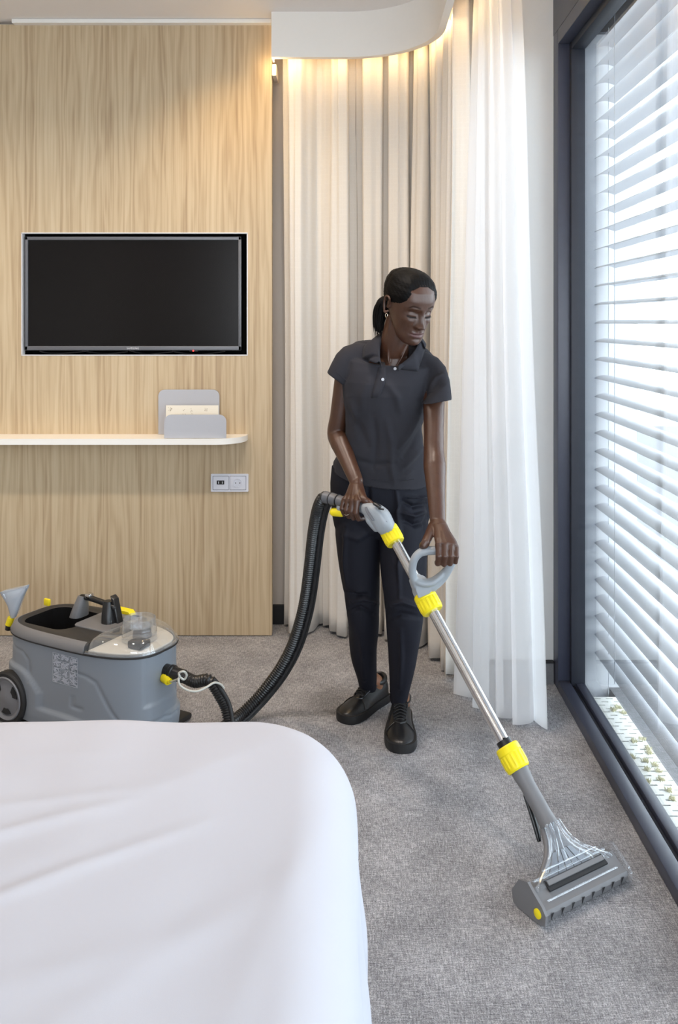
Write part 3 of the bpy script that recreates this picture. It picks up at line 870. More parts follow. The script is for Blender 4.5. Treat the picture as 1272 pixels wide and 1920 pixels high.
# tray opening: ring around a rounded hole
hole = [(-.165 + x, y) for x, y in rrect(.245, .225, .06, 12)]
nn = len(rings[0])
def resample(pl, n, start):
    pts = [Vector((p[0], p[1], 0)) for p in pl]; pts.append(pts[0]); L = arc_len(pts)
    return [Vector((np.interp(s, L, [p.x for p in pts]), np.interp(s, L, [p.y for p in pts]), 0)) for s in (np.linspace(0, L[-1], n, endpoint=False) + start) % L[-1]]
def by_angle(pl, cx, cy, n):
    """points of a closed outline met by n evenly turned rays from (cx, cy)"""
    out = []; m = len(pl)
    for i in range(n):
        a = 2 * PI * i / n; d = (math.cos(a), math.sin(a)); best = None
        for j in range(m):
            p, q = pl[j], pl[(j + 1) % m]; ex, ey = q[0] - p[0], q[1] - p[1]
            den = d[0] * ey - d[1] * ex
            if abs(den) < 1e-12: continue
            t = ((p[0] - cx) * ey - (p[1] - cy) * ex) / den; u = ((p[0] - cx) * d[1] - (p[1] - cy) * d[0]) / den
            if t > 0 and -1e-6 <= u <= 1 + 1e-6: best = t if best is None else max(best, t)
        out.append((cx + d[0] * best, cy + d[1] * best))
    return out
na = 144; cxh = -.165
rr_ = []
for s, z in ((-.001, RIM), (-.004, RIM + .020), (-.012, RIM + .028), (-.024, RIM + .031)):
    rr_.append([Vector((x, y, z)) for x, y in by_angle(lid_out(s, lidx), cxh, 0, na)])
for g, z in ((0, RIM + .031), (-.006, RIM + .026), (-.012, RIM - .02), (-.02, RIM - .17)):
    rr_.append([Vector((x, y, z)) for x, y in by_angle([(cxh + x, y) for x, y in rrect(.245 + 2 * g, .215 + 2 * g, .06 + g, 12)], cxh, 0, na)])
bm = B(); R_ = loft(bm, rr_[:6], cap=False)
mobj('tray_lid', bm, 'black_soft', angle=50)
bm = B(); R_ = loft(bm, rr_[5:], cap=False); bm.faces.new(R_[-1]); mobj('tray_well', bm, 'dark', angle=50)
bm = B()
ps = [(x, y) for x, y in outline(-.0005, 220) if x < lidx - .002 and y < .04]
ps.sort(key=lambda p: math.atan2(p[1], p[0] + .0) % (2 * PI))
# lighter rim band along the near edge
rings = []
for x, y in ps:
    n = Vector((x / .1089, y / .0272, 0)).normalized()
    rings.append([Vector((x, y, RIM - .004)) + n * .004, Vector((x, y, RIM + .006)) + n * .006, Vector((x, y, RIM + .026)) - n * .006, Vector((x, y, RIM + .031)) - n * .020, Vector((x, y, RIM + .029)) - n * .020, Vector((x, y, RIM - .004)) - n * .004])
loft(bm, rings); mobj('rim_band', bm, 'mgrey_lid', angle=50)
bm = B(); tube(bm, [Vector((x, y, RIM - .004)) * 1.0 + Vector((x / .1089, y / .0272, 0)).normalized() * .002 for x, y in outline(0, 160)] + [Vector((outline(0, 160)[0][0], outline(0, 160)[0][1], RIM - .004))], .0035, 8); mobj('seal_line', bm, 'base_dark')
# raised deck under the handle
dk = [(-.045 + 0, -.06), (.10, -.06), (.10, .12), (-.045, .12)]
bm = B(); prism(bm, [(.025 + x, .035 + y) for x, y in rrect(.17, .17, .02)], lambda x, y, h: Vector((x, y, h)), RIM + .028, RIM + .037, .003); mobj('deck', bm, 'mgrey_lid')
# carrying handle
hz = RIM + .033
for lx_, m_ in ((-.115, 'mgrey_lid'), (.045, 'black_pl')):
    bm = B(); yc = .035
    rings = []
    for j in range(9):
        t = j / 8; z = hz + .078 * t; wx = .026 * (1 - .35 * t); wy = .036 * (1 - .55 * t ** 1.5); xx = lx_ + (.02 * t if lx_ < 0 else -.012 * t)
        rings.append([Vector((xx + a * wx, yc + b_ * wy, z)) for a, b_ in [(math.copysign(abs(math.cos(q)) ** .7, math.cos(q)), math.copysign(abs(math.sin(q)) ** .7, math.sin(q))) for q in [2 * PI * i / 20 for i in range(20)]]])
    loft(bm, rings); mobj('handle_support', bm, m_)
bm = B(); tube(bm, [(-.10, .035, hz + .072), (-.06, .035, hz + .074), (.02, .035, hz + .066), (.06, .035, hz + .058)], .0105, 14, smooth_k=4, round_ends=True); hb2 = mobj('handle_bar', bm, 'black_pl')
bm = B(); box(bm, (-.075, .022, hz + .074), (-.05, .048, hz + .092), bev=.005); mobj('handle_latch', bm, 'chrome', hb2)
bm = B()
prism(bm, [(.05, 0), (.085, 0), (.075, .04), (.062, .088), (.045, .098), (.052, .075), (.048, .04)], lambda x, z, h: Vector((x, .03 + h, hz + z)), 0, .03, .003); mobj('cable_hook', bm, 'black_pl')
# yellow switch and yellow hooks behind
q1 = mloc(205, 1143, 1, .16); q2 = mloc(257, 1150, 1, .16)
bm = B()
prism(bm, [(q1.x, q1.z - .02), (q2.x, q2.z - .008), (q2.x, q2.z + .006), (q2.x - .012, q2.z + .016), (q1.x, q1.z + .026)], lambda x, z, h: Vector((x, .125 + h, z)), 0, .03, .003); mobj('yellow_latch', bm, 'yellow', label='yellow latch lever')
q1 = mloc(88, 1128, 1, .17)
bm = B(); box(bm, (q1.x - .016, .165, RIM - .02), (q1.x + .016, .178, q1.z + .012), bev=.005); mobj('cord_hook', bm, 'yellow', label='yellow hook')
# clear front lid: a low dome with a turret, cream float housing inside
bm = B()
fo = [(x, y) for x, y in outline(-.003, 160)]
def front_out(s):
    o = [(max(x, lidx + .004), y) for x, y in outline(s, 160)]; return by_angle(o, .22, 0, 96)
rings = []; base = front_out(-.001)
for s, z in ((1, RIM + .001), (.985, RIM + .014), (.95, RIM + .028), (.86, RIM + .041), (.70, RIM + .048), (.40, RIM + .051), (.1, RIM + .052)):
    rings.append([Vector((lidx + .004 + (x - lidx - .004) * (.45 + .55 * s if s < .9 else s) if x > lidx + .006 else lidx + .004 + (1 - s) * .02, y * s, z)) for x, y in base])
loft(bm, rings); mobj('clear_lid', bm, 'clear', angle=50, label='transparent domed lid')
cl = bpy.data.objects['clear_lid']
bm = B(); lathe(bm, [(RIM + .01, .062), (RIM + .05, .060), (RIM + .085, .057), (RIM + .087, .054), (RIM + .060, .054), (RIM + .058, .0001)], (.205, .01, 0), (0, 0, 1), 48); mobj('turret', bm, 'clear', cl, angle=30)
bm = B(); prism(bm, front_out(-.012), lambda x, y, h: Vector((x, y, h)), RIM + .0, RIM + .008, .002); mobj('tank_shelf', bm, 'cream', label='cream plastic tank floor')
bm = B(); lathe(bm, [(RIM + .009, .034), (RIM + .05, .030)], (.195, .035, 0), (0, 0, 1), 24); mobj('float_housing', bm, 'tvframe')
bm = B(); box(bm, (.225, -.075, RIM + .009), (.285, -.02, RIM + .034), bev=.006); mobj('filter_block', bm, 'black_pl')
bm = B()
ro = [Vector((x, y, RIM + .004)) for x, y in outline(.0, 200) if x > lidx]
ro.sort(key=lambda p: math.atan2(p.y, p.x - lidx))
tube(bm, ro, .0055, 8); mobj('lid_edge', bm, 'clear')
# hose port, yellow quick coupling on the nose
pz = .232
bm = B(); lathe(bm, [(-.02, .024), (.025, .024), (.03, .027), (.04, .027), (.042, .023), (.085, .0225)], (.315, .015, pz), (1, 0, -.06), 28); mobj('hose_port', bm, 'black_pl', angle=30)
qy = mloc(310, 1269, 0, .33)
bm = B(); lathe(bm, [(-.02, .013), (.012, .013), (.013, .0165), (.04, .0165), (.042, .010), (.05, .009)], (.315, qy.y - .0, qy.z), (1, -.25, -.12), 24); mobj('quick_coupling', bm, 'yellow', label='yellow hose coupling')
# printed pictogram panel on the side
sx = [mloc(*p, 1, -.1655) for p in ((97, 1221), (143, 1236), (147, 1292), (100, 1277))]
lx0, lx1 = (sx[0].x + sx[3].x) / 2, (sx[1].x + sx[2].x) / 2; lz1, lz0 = (sx[0].z + sx[1].z) / 2, (sx[2].z + sx[3].z) / 2
bm = B(); yy = -.1645
def strip(a, b_, w=.0008):
    a = Vector((a[0], 0, a[1])); b_ = Vector((b_[0], 0, b_[1])); d = b_ - a
    if d.length < 1e-5: return
    n = Vector((-d.z, 0, d.x)).normalized() * w
    bm.faces.new([bm.verts.new((p.x, yy, p.z)) for p in (a - n, b_ - n, b_ + n, a + n)])
cols = 3; rows_ = 4; rnd = random.Random(11)
for i in range(cols + 1): x = lx0 + (lx1 - lx0) * i / cols; strip((x, lz0), (x, lz1), .0006)
for j in range(rows_ + 1): z = lz0 + (lz1 - lz0) * j / rows_; strip((lx0, z), (lx1, z), .0006)
for i in range(cols):
    for j in range(rows_):
        ax, az = lx0 + (lx1 - lx0) * (i + .5) / cols, lz0 + (lz1 - lz0) * (j + .5) / rows_; w, h = (lx1 - lx0) / cols * .47, (lz1 - lz0) / rows_ * .47
        for _ in range(13):
            a = (ax + rnd.uniform(-w, w), az + rnd.uniform(-h, h)); b_ = (ax + rnd.uniform(-w, w), az + rnd.uniform(-h, h)); strip(a, b_, rnd.uniform(.0006, .0022))
        cx_, cz_ = ax + rnd.uniform(-w / 2, w / 2), az + rnd.uniform(-h / 2, h / 2)
        for q in range(10): strip((cx_ + w * .4 * math.cos(q * .63), cz_ + w * .4 * math.sin(q * .63)), (cx_ + w * .4 * math.cos((q + 1) * .63), cz_ + w * .4 * math.sin((q + 1) * .63)), .0008)
lab = mobj('instruction_label', bm, 'print', smooth=False, label='pale printed pictogram panel'); lab.modifiers.new('th', 'SOLIDIFY').thickness = .0003

# upholstery tool parked at the back of the machine
ut = thing('upholstery_nozzle', 'clear hand nozzle with yellow collar upright behind the carpet cleaner', 'nozzle', tuple(P(28, 1165, 3.27)))
d = 3.27
ring_px = [(25, 1158, 5.5, 4), (27, 1145, 9, 7), (28, 1132, 13, 9), (28, 1120, 19, 9), (28, 1108, 26, 7), (27.5, 1103, 28, 5)]
bm = B(); rings = []
for x, y, w, t in ring_px:
    c = P(x, y, d); w *= d / FPX; t *= d / FPX
    rings.append([c + Vector((math.copysign(abs(math.cos(q)) ** .6, math.cos(q)) * w, math.sin(q) * t, math.cos(q) * w * .28)) for q in [2 * PI * i / 24 for i in range(24)]])
loft(bm, rings)
M['smoke'] = mat('smoky_clear_plastic', (.50, .55, .62), .12, .35, .8)
obj('fan', bm, 'smoke', ut)
bm = B()
for s in (-1, 1):
    tube(bm, [P(28 + s * 6, 1150, d - .01), P(28 + s * 13, 1130, d - .012), P(28 + s * 22, 1108 - s * 5, d - .012)], .0028, 6, smooth_k=3)
tube(bm, [P(6, 1112, d - .012), P(48, 1101, d - .012)], .003, 6)
obj('fan_rib', bm, 'clear', ut)
bm = B(); tube(bm, [P(16, 1172, d), P(21, 1158, d)], .013, 16); obj('collar', bm, 'yellow', ut)
bm = B(); tube(bm, [P(15.5, 1180, d + .003), P(17, 1170, d)], .012, 16); obj('stem', bm, 'black_pl', ut)

# ------------------------------------------------------------------ extraction wand
T0 = P(735, 1004, 2.72); T1 = P(1030, 1546, 2.244)
TD = (T1 - T0).normalized()
def on_tube(py):
    """point of the tube axis seen at image row py"""
    lo, hi = 0., 1.
    for _ in range(40):
        m = (lo + hi) / 2; p = T0.lerp(T1, m)
        if VY + FPX * (CAMH - p.z) / p.y < py: lo = m
        else: hi = m
    return T0.lerp(T1, lo)
wand = thing('spray_extraction_wand', 'steel wand with yellow collars and clear floor nozzle held by the woman', 'cleaning wand', tuple(F(1072, 1690)))
def ribbed_collar(c, d, L, r, parent):
    bm = B(); d = d.normalized(); u = d.orthogonal().normalized(); v = d.cross(u); n = 96; rings = []
    for t, rr, rib in ((0, .90, 0), (.06, .97, 0), (.30, 1.0, 0), (.34, .955, 0), (.38, .955, 1), (.80, .955, 1), (.85, .97, 0), (.94, .96, 0), (1, .86, 0)):
        rings.append([c + d * (t - .5) * L + (u * math.cos(2 * PI * i / n) + v * math.sin(2 * PI * i / n)) * r * (rr + (.05 if rib and (i % 6) < 3 else 0)) for i in range(n)])
    loft(bm, rings); o = obj('collar', bm, 'yellow', parent, angle=25, label='ribbed yellow collar'); return o
# steel tubes
c1, c2, c3 = on_tube(1003), on_tube(1130), on_tube(1421)
RT = .0165
for a, b_ in ((c1, c2), (c2, on_tube(1402))):
    bm = B(); cyl(bm, a, b_, RT, RT, 40); obj('steel_tube', bm, 'chrome', wand)
ribbed_collar(c1, TD, .058, .0315, wand); ribbed_collar(c2, TD, .062, .035, wand); ribbed_collar(c3, TD, .066, .0345, wand)
for c, py in ((c2, 1), ): pass
bm = B(); a = on_tube(1388); cyl(bm, a, c3, .0215, .0215, 32); obj('sleeve', bm, 'black_pl', wand)
bm = B(); q = on_tube(1382) + Vector((0.004, -RT, .002)); box(bm, q - Vector((.004, .002, .004)), q + Vector((.004, .002, .004))); obj('locking_hole', bm, 'base_dark', wand, smooth=False)
# grey neck down to the nozzle
n0 = on_tube(1440); n1 = on_tube(1548)
bm = B(); tube(bm, [n0, n0.lerp(n1, .15), n0.lerp(n1, .3), n0.lerp(n1, .8), n1], [.0255, .0245, .0215, .0225, .025], 32); neck = obj('neck', bm, 'mgrey_lid', wand)
bm = B(); tube(bm, [P(985, 1490, 2.31), P(998, 1525, 2.29), P(1008, 1560, 2.27), P(1012, 1578, 2.26)], [(.004, .006), (.006, .01), (.006, .009), (.004, .006)], 12, smooth_k=4); obj('release_lever', bm, 'black_pl', wand)
# nozzle: wedge body on a wide foot
E1 = Vector((.4345, 2.085, 0)); E2 = Vector((.6746, 2.235, 0)); EC = (E1 + E2) / 2; EX = (E2 - E1).normalized(); HWID = (E2 - E1).length / 2
EB = Vector((EX.y, -EX.x, 0)).normalized()        # towards the camera
UP = Vector((0, 0, 1))
def nring(c, w, t, uax, ax, n=36, sq=3.0):
    """rounded box ring: half width w along ax, half thickness t along uax"""
    return [c + ax * math.copysign(abs(math.cos(q)) ** (2 / sq), math.cos(q)) * w + uax * math.copysign(abs(math.sin(q)) ** (2 / sq), math.sin(q)) * t for q in [2 * PI * i / n for i in range(n)]]
top = n1; foot = EC + UP * .045 + EB * -.004
perp = (top - foot).normalized()
tn = EX.cross(perp).normalized()
if tn.y > 0: tn = -tn
prof = [(0, .024, .020), (.12, .027, .020), (.30, .034, .018), (.50, .052, .017), (.68, .082, .017), (.82, .112, .018), (.92, .133, .020), (1.0, .140, .022)]
bm = B(); rings = [nring(top.lerp(foot, t), w, th * .55, tn, (EX if t > .2 else EX)) for t, w, th in prof]
rings = [[p - tn * .010 for p in r] for r in rings]
loft(bm, rings); fb = obj('fan_back', bm, 'mgrey_lid', wand, label='dark grey back shell of the nozzle')
bm = B(); rings = [nring(top.lerp(foot, t), w * .93, th * .5, tn, EX) for t, w, th in prof]
rings = [[p + tn * .010 for p in r] for r in rings]
loft(bm, rings); fc = obj('fan_window', bm, 'clear', wand, label='transparent suction channel')
bm = B()
for s in (-1, 1):
    pts = [top.lerp(foot, t) + EX * s * w * .94 + tn * (.014 + .004) for t, w, th in prof]
    tube(bm, pts, .0035, 8, smooth_k=4)
for s in (-.9, ):
    pts = [top.lerp(foot, t) + EX * w * s * .5 + tn * .019 for t, w, th in prof[:5]]; tube(bm, pts, .004, 8, smooth_k=3)
pts = [top.lerp(foot, .72) + EX * x + tn * .02 for x in (-.095, -.05, .05, .095)]; tube(bm, pts, .0025, 8)
obj('fan_ribs', bm, 'clear', fc)
M['silvery'] = mat('glossy_grey_inner_plate', (.30, .33, .37), .2, .3)
bm = B(); rings = [nring(top.lerp(foot, t) + tn * .004, w * .62, .003, tn, EX) for t, w, th in prof[3:]]
loft(bm, rings); ip = obj('inner_plate', bm, 'silvery', fb)
for s in (-.55, -.18, .18, .55):
    bm = B(); tube(bm, [top.lerp(foot, t) + EX * w * .62 * s + tn * .0075 for t, w, th in prof[3:]], .0012, 6); obj('channel_line', bm, 'base_dark', fb)
# foot bar
def fp(x, f, z): return EC + EX * x + EB * f + UP * z
FW = HWID + .004
bm = B(); sec = [(-.040, .008), (-.044, .030), (-.030, .055), (-.004, .062), (.014, .050), (.030, .040), (.046, .036), (.050, .026), (.040, .004), (-.030, .002)]
loft(bm, [[fp(x, f, z + .001) for f, z in sec] for x in (-FW, -FW * .5, 0, FW * .5, FW)]); ft = obj('foot_bar', bm, 'mgrey_lid', wand, angle=40)
for s in (-1, 1):
    bm = B(); sec2 = [(-.055, .006), (-.060, .034), (-.035, .072), (-.004, .082), (.018, .066), (.046, .048), (.058, .034), (.056, .010), (.040, .002), (-.04, .001)]
    loft(bm, [[fp(s * x, f, z + .001) for f, z in sec2] for x in (FW, FW + .008)]); ec = obj('end_cap', bm, 'mgrey_lid' if s < 0 else 'clear', wand)
    if s < 0:
        bm = B(); lathe(bm, [(0, .0115), (.003, .0115), (.004, .010)], fp(-(FW + .008), .032, .028), -EX, 24); obj('hub_dot', bm, 'yellow', ec)
bm = B(); loft(bm, [[fp(x, f, z) for f, z in ((-.006, .064), (.018, .052), (.019, .056), (-.004, .068))] for x in (-.10, .105)]); obj('slot_bar', bm, 'base_dark', ft)
bm = B(); loft(bm, [[fp(x, f, z) for f, z in ((.000, .0665), (.010, .061), (.011, .064), (.002, .070))] for x in (-.095, .10)]); obj('slot_lip', bm, 'mgrey_lid', ft)
bm = B(); tube(bm, [fp(-.12, .031, .045), fp(.125, .031, .045)], .003, 8); tube(bm, [fp(-.125, -.012, .070), fp(.125, -.012, .070)], .0035, 8); obj('clear_edge', bm, 'clear', ft)
for k in range(8):
    x = -.125 + k * .0355
    bm = B(); bm.faces.new([bm.verts.new(p) for p in (fp(x - .004, .0525, .031), fp(x + .004, .0525, .031), fp(x - .001, .0475, .012))])
    o = obj('foot_notch', bm, 'base_dark', ft, smooth=False); o.modifiers.new('t', 'SOLIDIFY').thickness = .001

# D-shaped second handle
HB = Vector((.243, 2.555, .762))           # centre of the hand bar
dh0 = on_tube(1100)
dd = 2.575
loop = [(781, 1096), (774, 1075), (776, 1052), (786, 1038), (800, 1033), (818, 1032), (838, 1031), (850, 1033), (852, 1044), (842, 1066), (828, 1086), (812, 1100)]
lp = [P(x, y, 2.552 + .03 * smoothstep(1040, 1100, y)) for x, y in loop]
bm = B(); tube(bm, lp, [(.016, .013), (.013, .012), (.0125, .012), (.013, .0125), (.0135, .0135), (.0135, .0135), (.013, .013), (.010, .012), (.0085, .012), (.0095, .013), (.012, .014), (.016, .015)], 18, up=(0, -1, 0), smooth_k=6, round_ends=True)
# solid foot of the loop, running down into the collar
poly = [(777, 1078), (786, 1088), (800, 1091), (815, 1089), (828, 1080), (822, 1092), (812, 1103), (806, 1113), (785, 1122), (780, 1108)]
prism(bm, poly, lambda x, y, h: P(x, y, 2.583 + h), -.016, .018, 0)
# lower cross web of the loop
wb = [P(x, y, 2.575) for x, y in ((783, 1090), (797, 1093), (812, 1090), (826, 1080), (836, 1068))]
tube(bm, wb, [(.017, .011), (.019, .012), (.020, .012), (.017, .011), (.012, .008)], 16, up=(0, -1, 0), smooth_k=5, round_ends=True)
tube(bm, [P(790, 1092, 2.585), on_tube(1104) + Vector((-.002, -.006, 0)), on_tube(1120)], [(.026, .022), (.028, .026), (.0285, .0285)], 24, smooth_k=4)
tube(bm, [on_tube(1082), on_tube(1095), on_tube(1120)], [.0195, .024, .030], 24, smooth_k=4)
me = bpy.data.meshes.new('tmp'); bm.to_mesh(me); bm.free()
def remesh(me, vox, smooth_it=4, fac=.5):
    o = bpy.data.objects.new('tmp_r', me); C.objects.link(o)
    md = o.modifiers.new('r', 'REMESH'); md.mode = 'VOXEL'; md.voxel_size = vox; md.use_smooth_shade = True
    if smooth_it: sm = o.modifiers.new('s', 'SMOOTH'); sm.factor = fac; sm.iterations = smooth_it
    bpy.context.view_layer.update()
    out = bpy.data.meshes.new_from_object(o.evaluated_get(bpy.context.evaluated_depsgraph_get()))
    bpy.data.objects.remove(o); bpy.data.meshes.remove(me)
    for p in out.polygons: p.use_smooth = True
    return out
def meobj(name, me, m, parent=None, label=None):
    me.materials.clear(); me.name = name
    for k in (m if isinstance(m, (list, tuple)) else [m]): me.materials.append(M[k])
    o = bpy.data.objects.new(name, me); C.objects.link(o)
    if parent is not None: o.parent = parent; o.matrix_parent_inverse = world_of(parent).inverted()
    if label: o['label'] = label
    return o
meobj('loop_handle', remesh(me, .0022, 6), 'lgrey', wand, 'pale grey loop handle')

# rear grip with trigger housing
G0, G1 = P(612, 933, 2.87), P(700, 958, 2.75)
GA = (G1 - G0).normalized()
bm = B(); tube(bm, [P(642, 941, 2.83), P(668, 949, 2.79), P(690, 955, 2.755)], [(.017, .016), (.0155, .015), (.018, .018)], 20, smooth_k=4)
tube(bm, [P(684, 952, 2.76), P(698, 957, 2.74), P(713, 969, 2.725), P(722, 984, 2.72), T0 - TD * .022], [(.017, .020), (.026, .027), (.031, .030), (.029, .029), (.0255, .0255)], 24, smooth_k=5, sq=2.8)
tube(bm, [P(690, 962, 2.745), P(696, 975, 2.735), P(706, 990, 2.73)], [(.012, .015), (.016, .018), (.013, .013)], 16, smooth_k=3, round_ends=True)
tube(bm, [P(637, 951, 2.835), P(648, 955, 2.82)], [(.015, .011), (.012, .010)], 14, round_ends=True)
me = bpy.data.meshes.new('tmp'); bm.to_mesh(me); bm.free()
gr = meobj('grip', remesh(me, .0022, 3), 'lgrey', wand, 'pale grey grip housing')
bm = B(); tube(bm, [P(687, 952, 2.722), P(692, 962, 2.712), P(700, 975, 2.70)], [(.003, .006), (.003, .008), (.003, .005)], 10, smooth_k=4, round_ends=True); obj('trigger', bm, 'tvframe', gr)
bm = B(); tube(bm, [P(703, 944, 2.706), P(712, 950, 2.696)], [(.0055, .009), (.0055, .009)], 12, up=(0, 0, 1), round_ends=True); obj('rocker_switch', bm, 'black_pl', gr)
bm = B(); tube(bm, [P(711, 954, 2.694), P(719, 955, 2.694)], [(.0025, .003), (.003, .004)], 10, round_ends=True); obj('grip_mark', bm, 'black_pl', gr)
bm = B(); c = P(723.5, 979, 2.694); lathe(bm, [(0, .0055), (.003, .0055), (.0034, .004), (.001, .0035)], c, (0, -1, -.1), 16); obj('screw', bm, 'tvframe', gr)
bm = B(); tube(bm, [P(609, 932, 2.875), P(622, 935, 2.86), P(634, 938, 2.845), P(646, 942, 2.825)], [.0205, .0205, .0185, .0185], 24); obj('hose_cuff', bm, 'tvframe', wand, label='dark grey hose cuff')
for x in (621, 634):
    q = P(x, 935 + (x - 621) * .25, 2.86 - (x - 621) * .0012); bm = B(); cyl(bm, q - GA * .0015, q + GA * .0015, .0213, .0213, 24); obj('cuff_groove', bm, 'base_dark', wand)
bm = B(); tube(bm, [P(626, 960, 2.85), P(640, 961, 2.835)], [.014, .0145], 18, round_ends=True); obj('spray_coupling', bm, 'yellow', wand, label='yellow spray coupling')

# ------------------------------------------------------------------ hose
hose = thing('suction_hose', 'black corrugated hose looping from the carpet cleaner up to the wand', 'hose', tuple(F(436, 1365)))
port = MM @ Vector((.40, .015, pz - .005))
hp = [port, port + Vector((.045, -.028, -.006)), P(392, 1276, 2.90), P(412, 1302, 2.90), P(426, 1332, 2.90), Vector((-.415, 2.87, .05)), Vector((-.39, 2.78, .022)), Vector((-.45, 2.69, .022)), Vector((-.54, 2.74, .022)), Vector((-.53, 2.89, .022)),
      P(438, 1351, 3.05), P(470, 1322, 3.10), P(497, 1292, 3.12), P(524, 1256, 3.12), P(547, 1213, 3.11), P(563, 1165, 3.09), P(573, 1120, 3.07), P(581, 1060, 3.02), P(587, 1005, 2.97), P(593, 968, 2.93), P(599, 946, 2.895), P(606, 934, 2.88), P(611, 933, 2.873)]
hp[10].z = max(hp[10].z, .022)
HP = catmull(hp, 44)
L = arc_len(HP); n = int(L[-1] / .0022); ss = np.linspace(0, L[-1], n)
pts = [Vector(tuple(np.interp(s, L, [p[c] for p in HP]) for c in range(3))) for s in ss]
rad = [.0175 + .0032 * (1 if (i % 4) < 2 else -.35) for i in range(n)]
bm = B(); tube(bm, pts, rad, 20); obj('corrugated_tube', bm, 'black_pl', hose, angle=180)
# smooth supply line beside it, only from the floor upwards
i0 = int(n * .50); sub = HP[int(len(HP) * .46):-20:10]
side = []
for i in range(len(sub)):
    a = sub[max(i - 1, 0)]; b_ = sub[min(i + 1, len(sub) - 1)]; t = (b_ - a).normalized(); nn2 = t.cross(Vector((0, -1, 0))).normalized()
    if nn2.x < 0: nn2 = -nn2
    side.append(sub[i] + nn2 * .0235 + Vector((0, -.004, 0)))
bm = B(); tube(bm, side, .0075, 12, smooth_k=4); obj('supply_line', bm, 'rubber', hose, label='smooth black supply line')
side2 = [p + Vector((.010, .006, -.004)) for p in side]
bm = B(); tube(bm, side2, .005, 10, smooth_k=4); obj('supply_line', bm, 'rubber', hose, label='smooth black supply line')
sub = HP[44 * 2 + 6:44 * 5:12]
bm = B(); tube(bm, [p + Vector((.012, -.012, .014)) for p in sub], .0075, 12, smooth_k=4); obj('supply_line', bm, 'rubber', hose)
wt_ = [MM @ Vector((.365, qy.y - .012, qy.z - .006)), P(336, 1272, 2.80), P(336, 1262, 2.79), P(345, 1259, 2.79), P(350, 1266, 2.80), P(345, 1274, 2.80), P(336, 1270, 2.79), P(337, 1284, 2.78), P(352, 1294, 2.78), P(370, 1296, 2.79), P(388, 1288, 2.82), P(402, 1280, 2.85), P(414, 1283, 2.87), P(420, 1290, 2.88)]
bm = B(); tube(bm, wt_, .0037, 12, smooth_k=6, round_ends=True); obj('clear_tubing', bm, 'tubing', hose, label='milky thin tubing')
# ------------------------------------------------------------------ the woman
def skin_mat():
    m = mat('deep_brown_skin', (.060, .027, .017), .40, spec=.5); t = NT(m)
    at = t.n('Attribute'); at.attribute_name = 'tone'
    n1 = t.noise(t.coord((30, 30, 30)), 1, 4); n2 = t.noise(t.coord((700, 700, 700)), 1, 2)
    base = t.mix(n1, (.050, .0205, .0115), (.080, .034, .019))
    sep = t.n('SeparateColor'); t.l(at.outputs['Color'], sep.inputs[0])
    c = t.mix(sep.outputs['Red'], base, (.105, .045, .042))          # lips
    c = t.mix(sep.outputs['Green'], c, (.014, .008, .006))           # brows, lash line; shade painted into lid crease, mouth line and nostrils
    c = t.mix(sep.outputs['Blue'], c, (.30, .14, .075))              # lighter ankles and palms
    t.color(c)
    t.l(t.math('ADD', .38, t.math('MULTIPLY', sep.outputs['Green'], .5)), t.b.inputs['Roughness'])
    t.l(t.math('SUBTRACT', .5, t.math('MULTIPLY', sep.outputs['Green'], .45)), t.b.inputs['Specular IOR Level'])
    t.b.inputs['Subsurface Weight'].default_value = .08
    t.b.inputs['Subsurface Radius'].default_value = (.02, .006, .003)
    pass
    n3 = t.noise(t.coord((55, 55, 22)), 1, 3, .6)
    t.bump(t.math('ADD', t.math('MULTIPLY', n2, .10), t.math('MULTIPLY', n3, 1.3)), .35, .0022); return m
M['skin'] = skin_mat()
def cloth(name, c1, c2, sc, b=.25, rough=.85, spec=.15, sheen=.25):
    m = mat(name, c1, rough, spec=spec); t = NT(m)
    n = t.noise(t.coord((sc, sc, sc)), 1, 2); w = t.noise(t.coord((14, 14, 14)), 1, 4)
    t.color(t.mix(t.math('ADD', t.math('MULTIPLY', n, .6), t.math('MULTIPLY', w, .4)), c1, c2))
    t.b.inputs['Sheen Weight'].default_value = sheen; t.b.inputs['Sheen Roughness'].default_value = .5
    t.bump(n, b, .0008); return m
M['polo'] = cloth('charcoal_pique_cotton', (.026, .0255, .031), (.040, .039, .046), 900, .25, .9, .08, .03)
M['trouser'] = cloth('black_twill', (.0085, .009, .0145), (.0145, .015, .022), 1200, .15, .7, .16, .0)
M['hair'] = mat('black_hair', (.0025, .0022, .0023), .5, spec=.10)
t = NT(M['hair']); hn = t.noise(t.coord((60, 60, 480), (.3, .15, 0)), 1, 3); t.bump(hn, .5, .002)
M['leather'] = noisy('black_leather', (.008, .008, .009), (.013, .013, .014), 120, .30, .5, .12, .0008)
M['soleblk'] = mat('black_shoe_sole', (.010, .010, .011), .55)
M['lace'] = mat('black_shoe_lace', (.006, .006, .007), .8)
M['button'] = mat('grey_button', (.45, .46, .5), .3)
M['gold'] = mat('silver_jewellery', (.85, .78, .66), .2, 1.0)

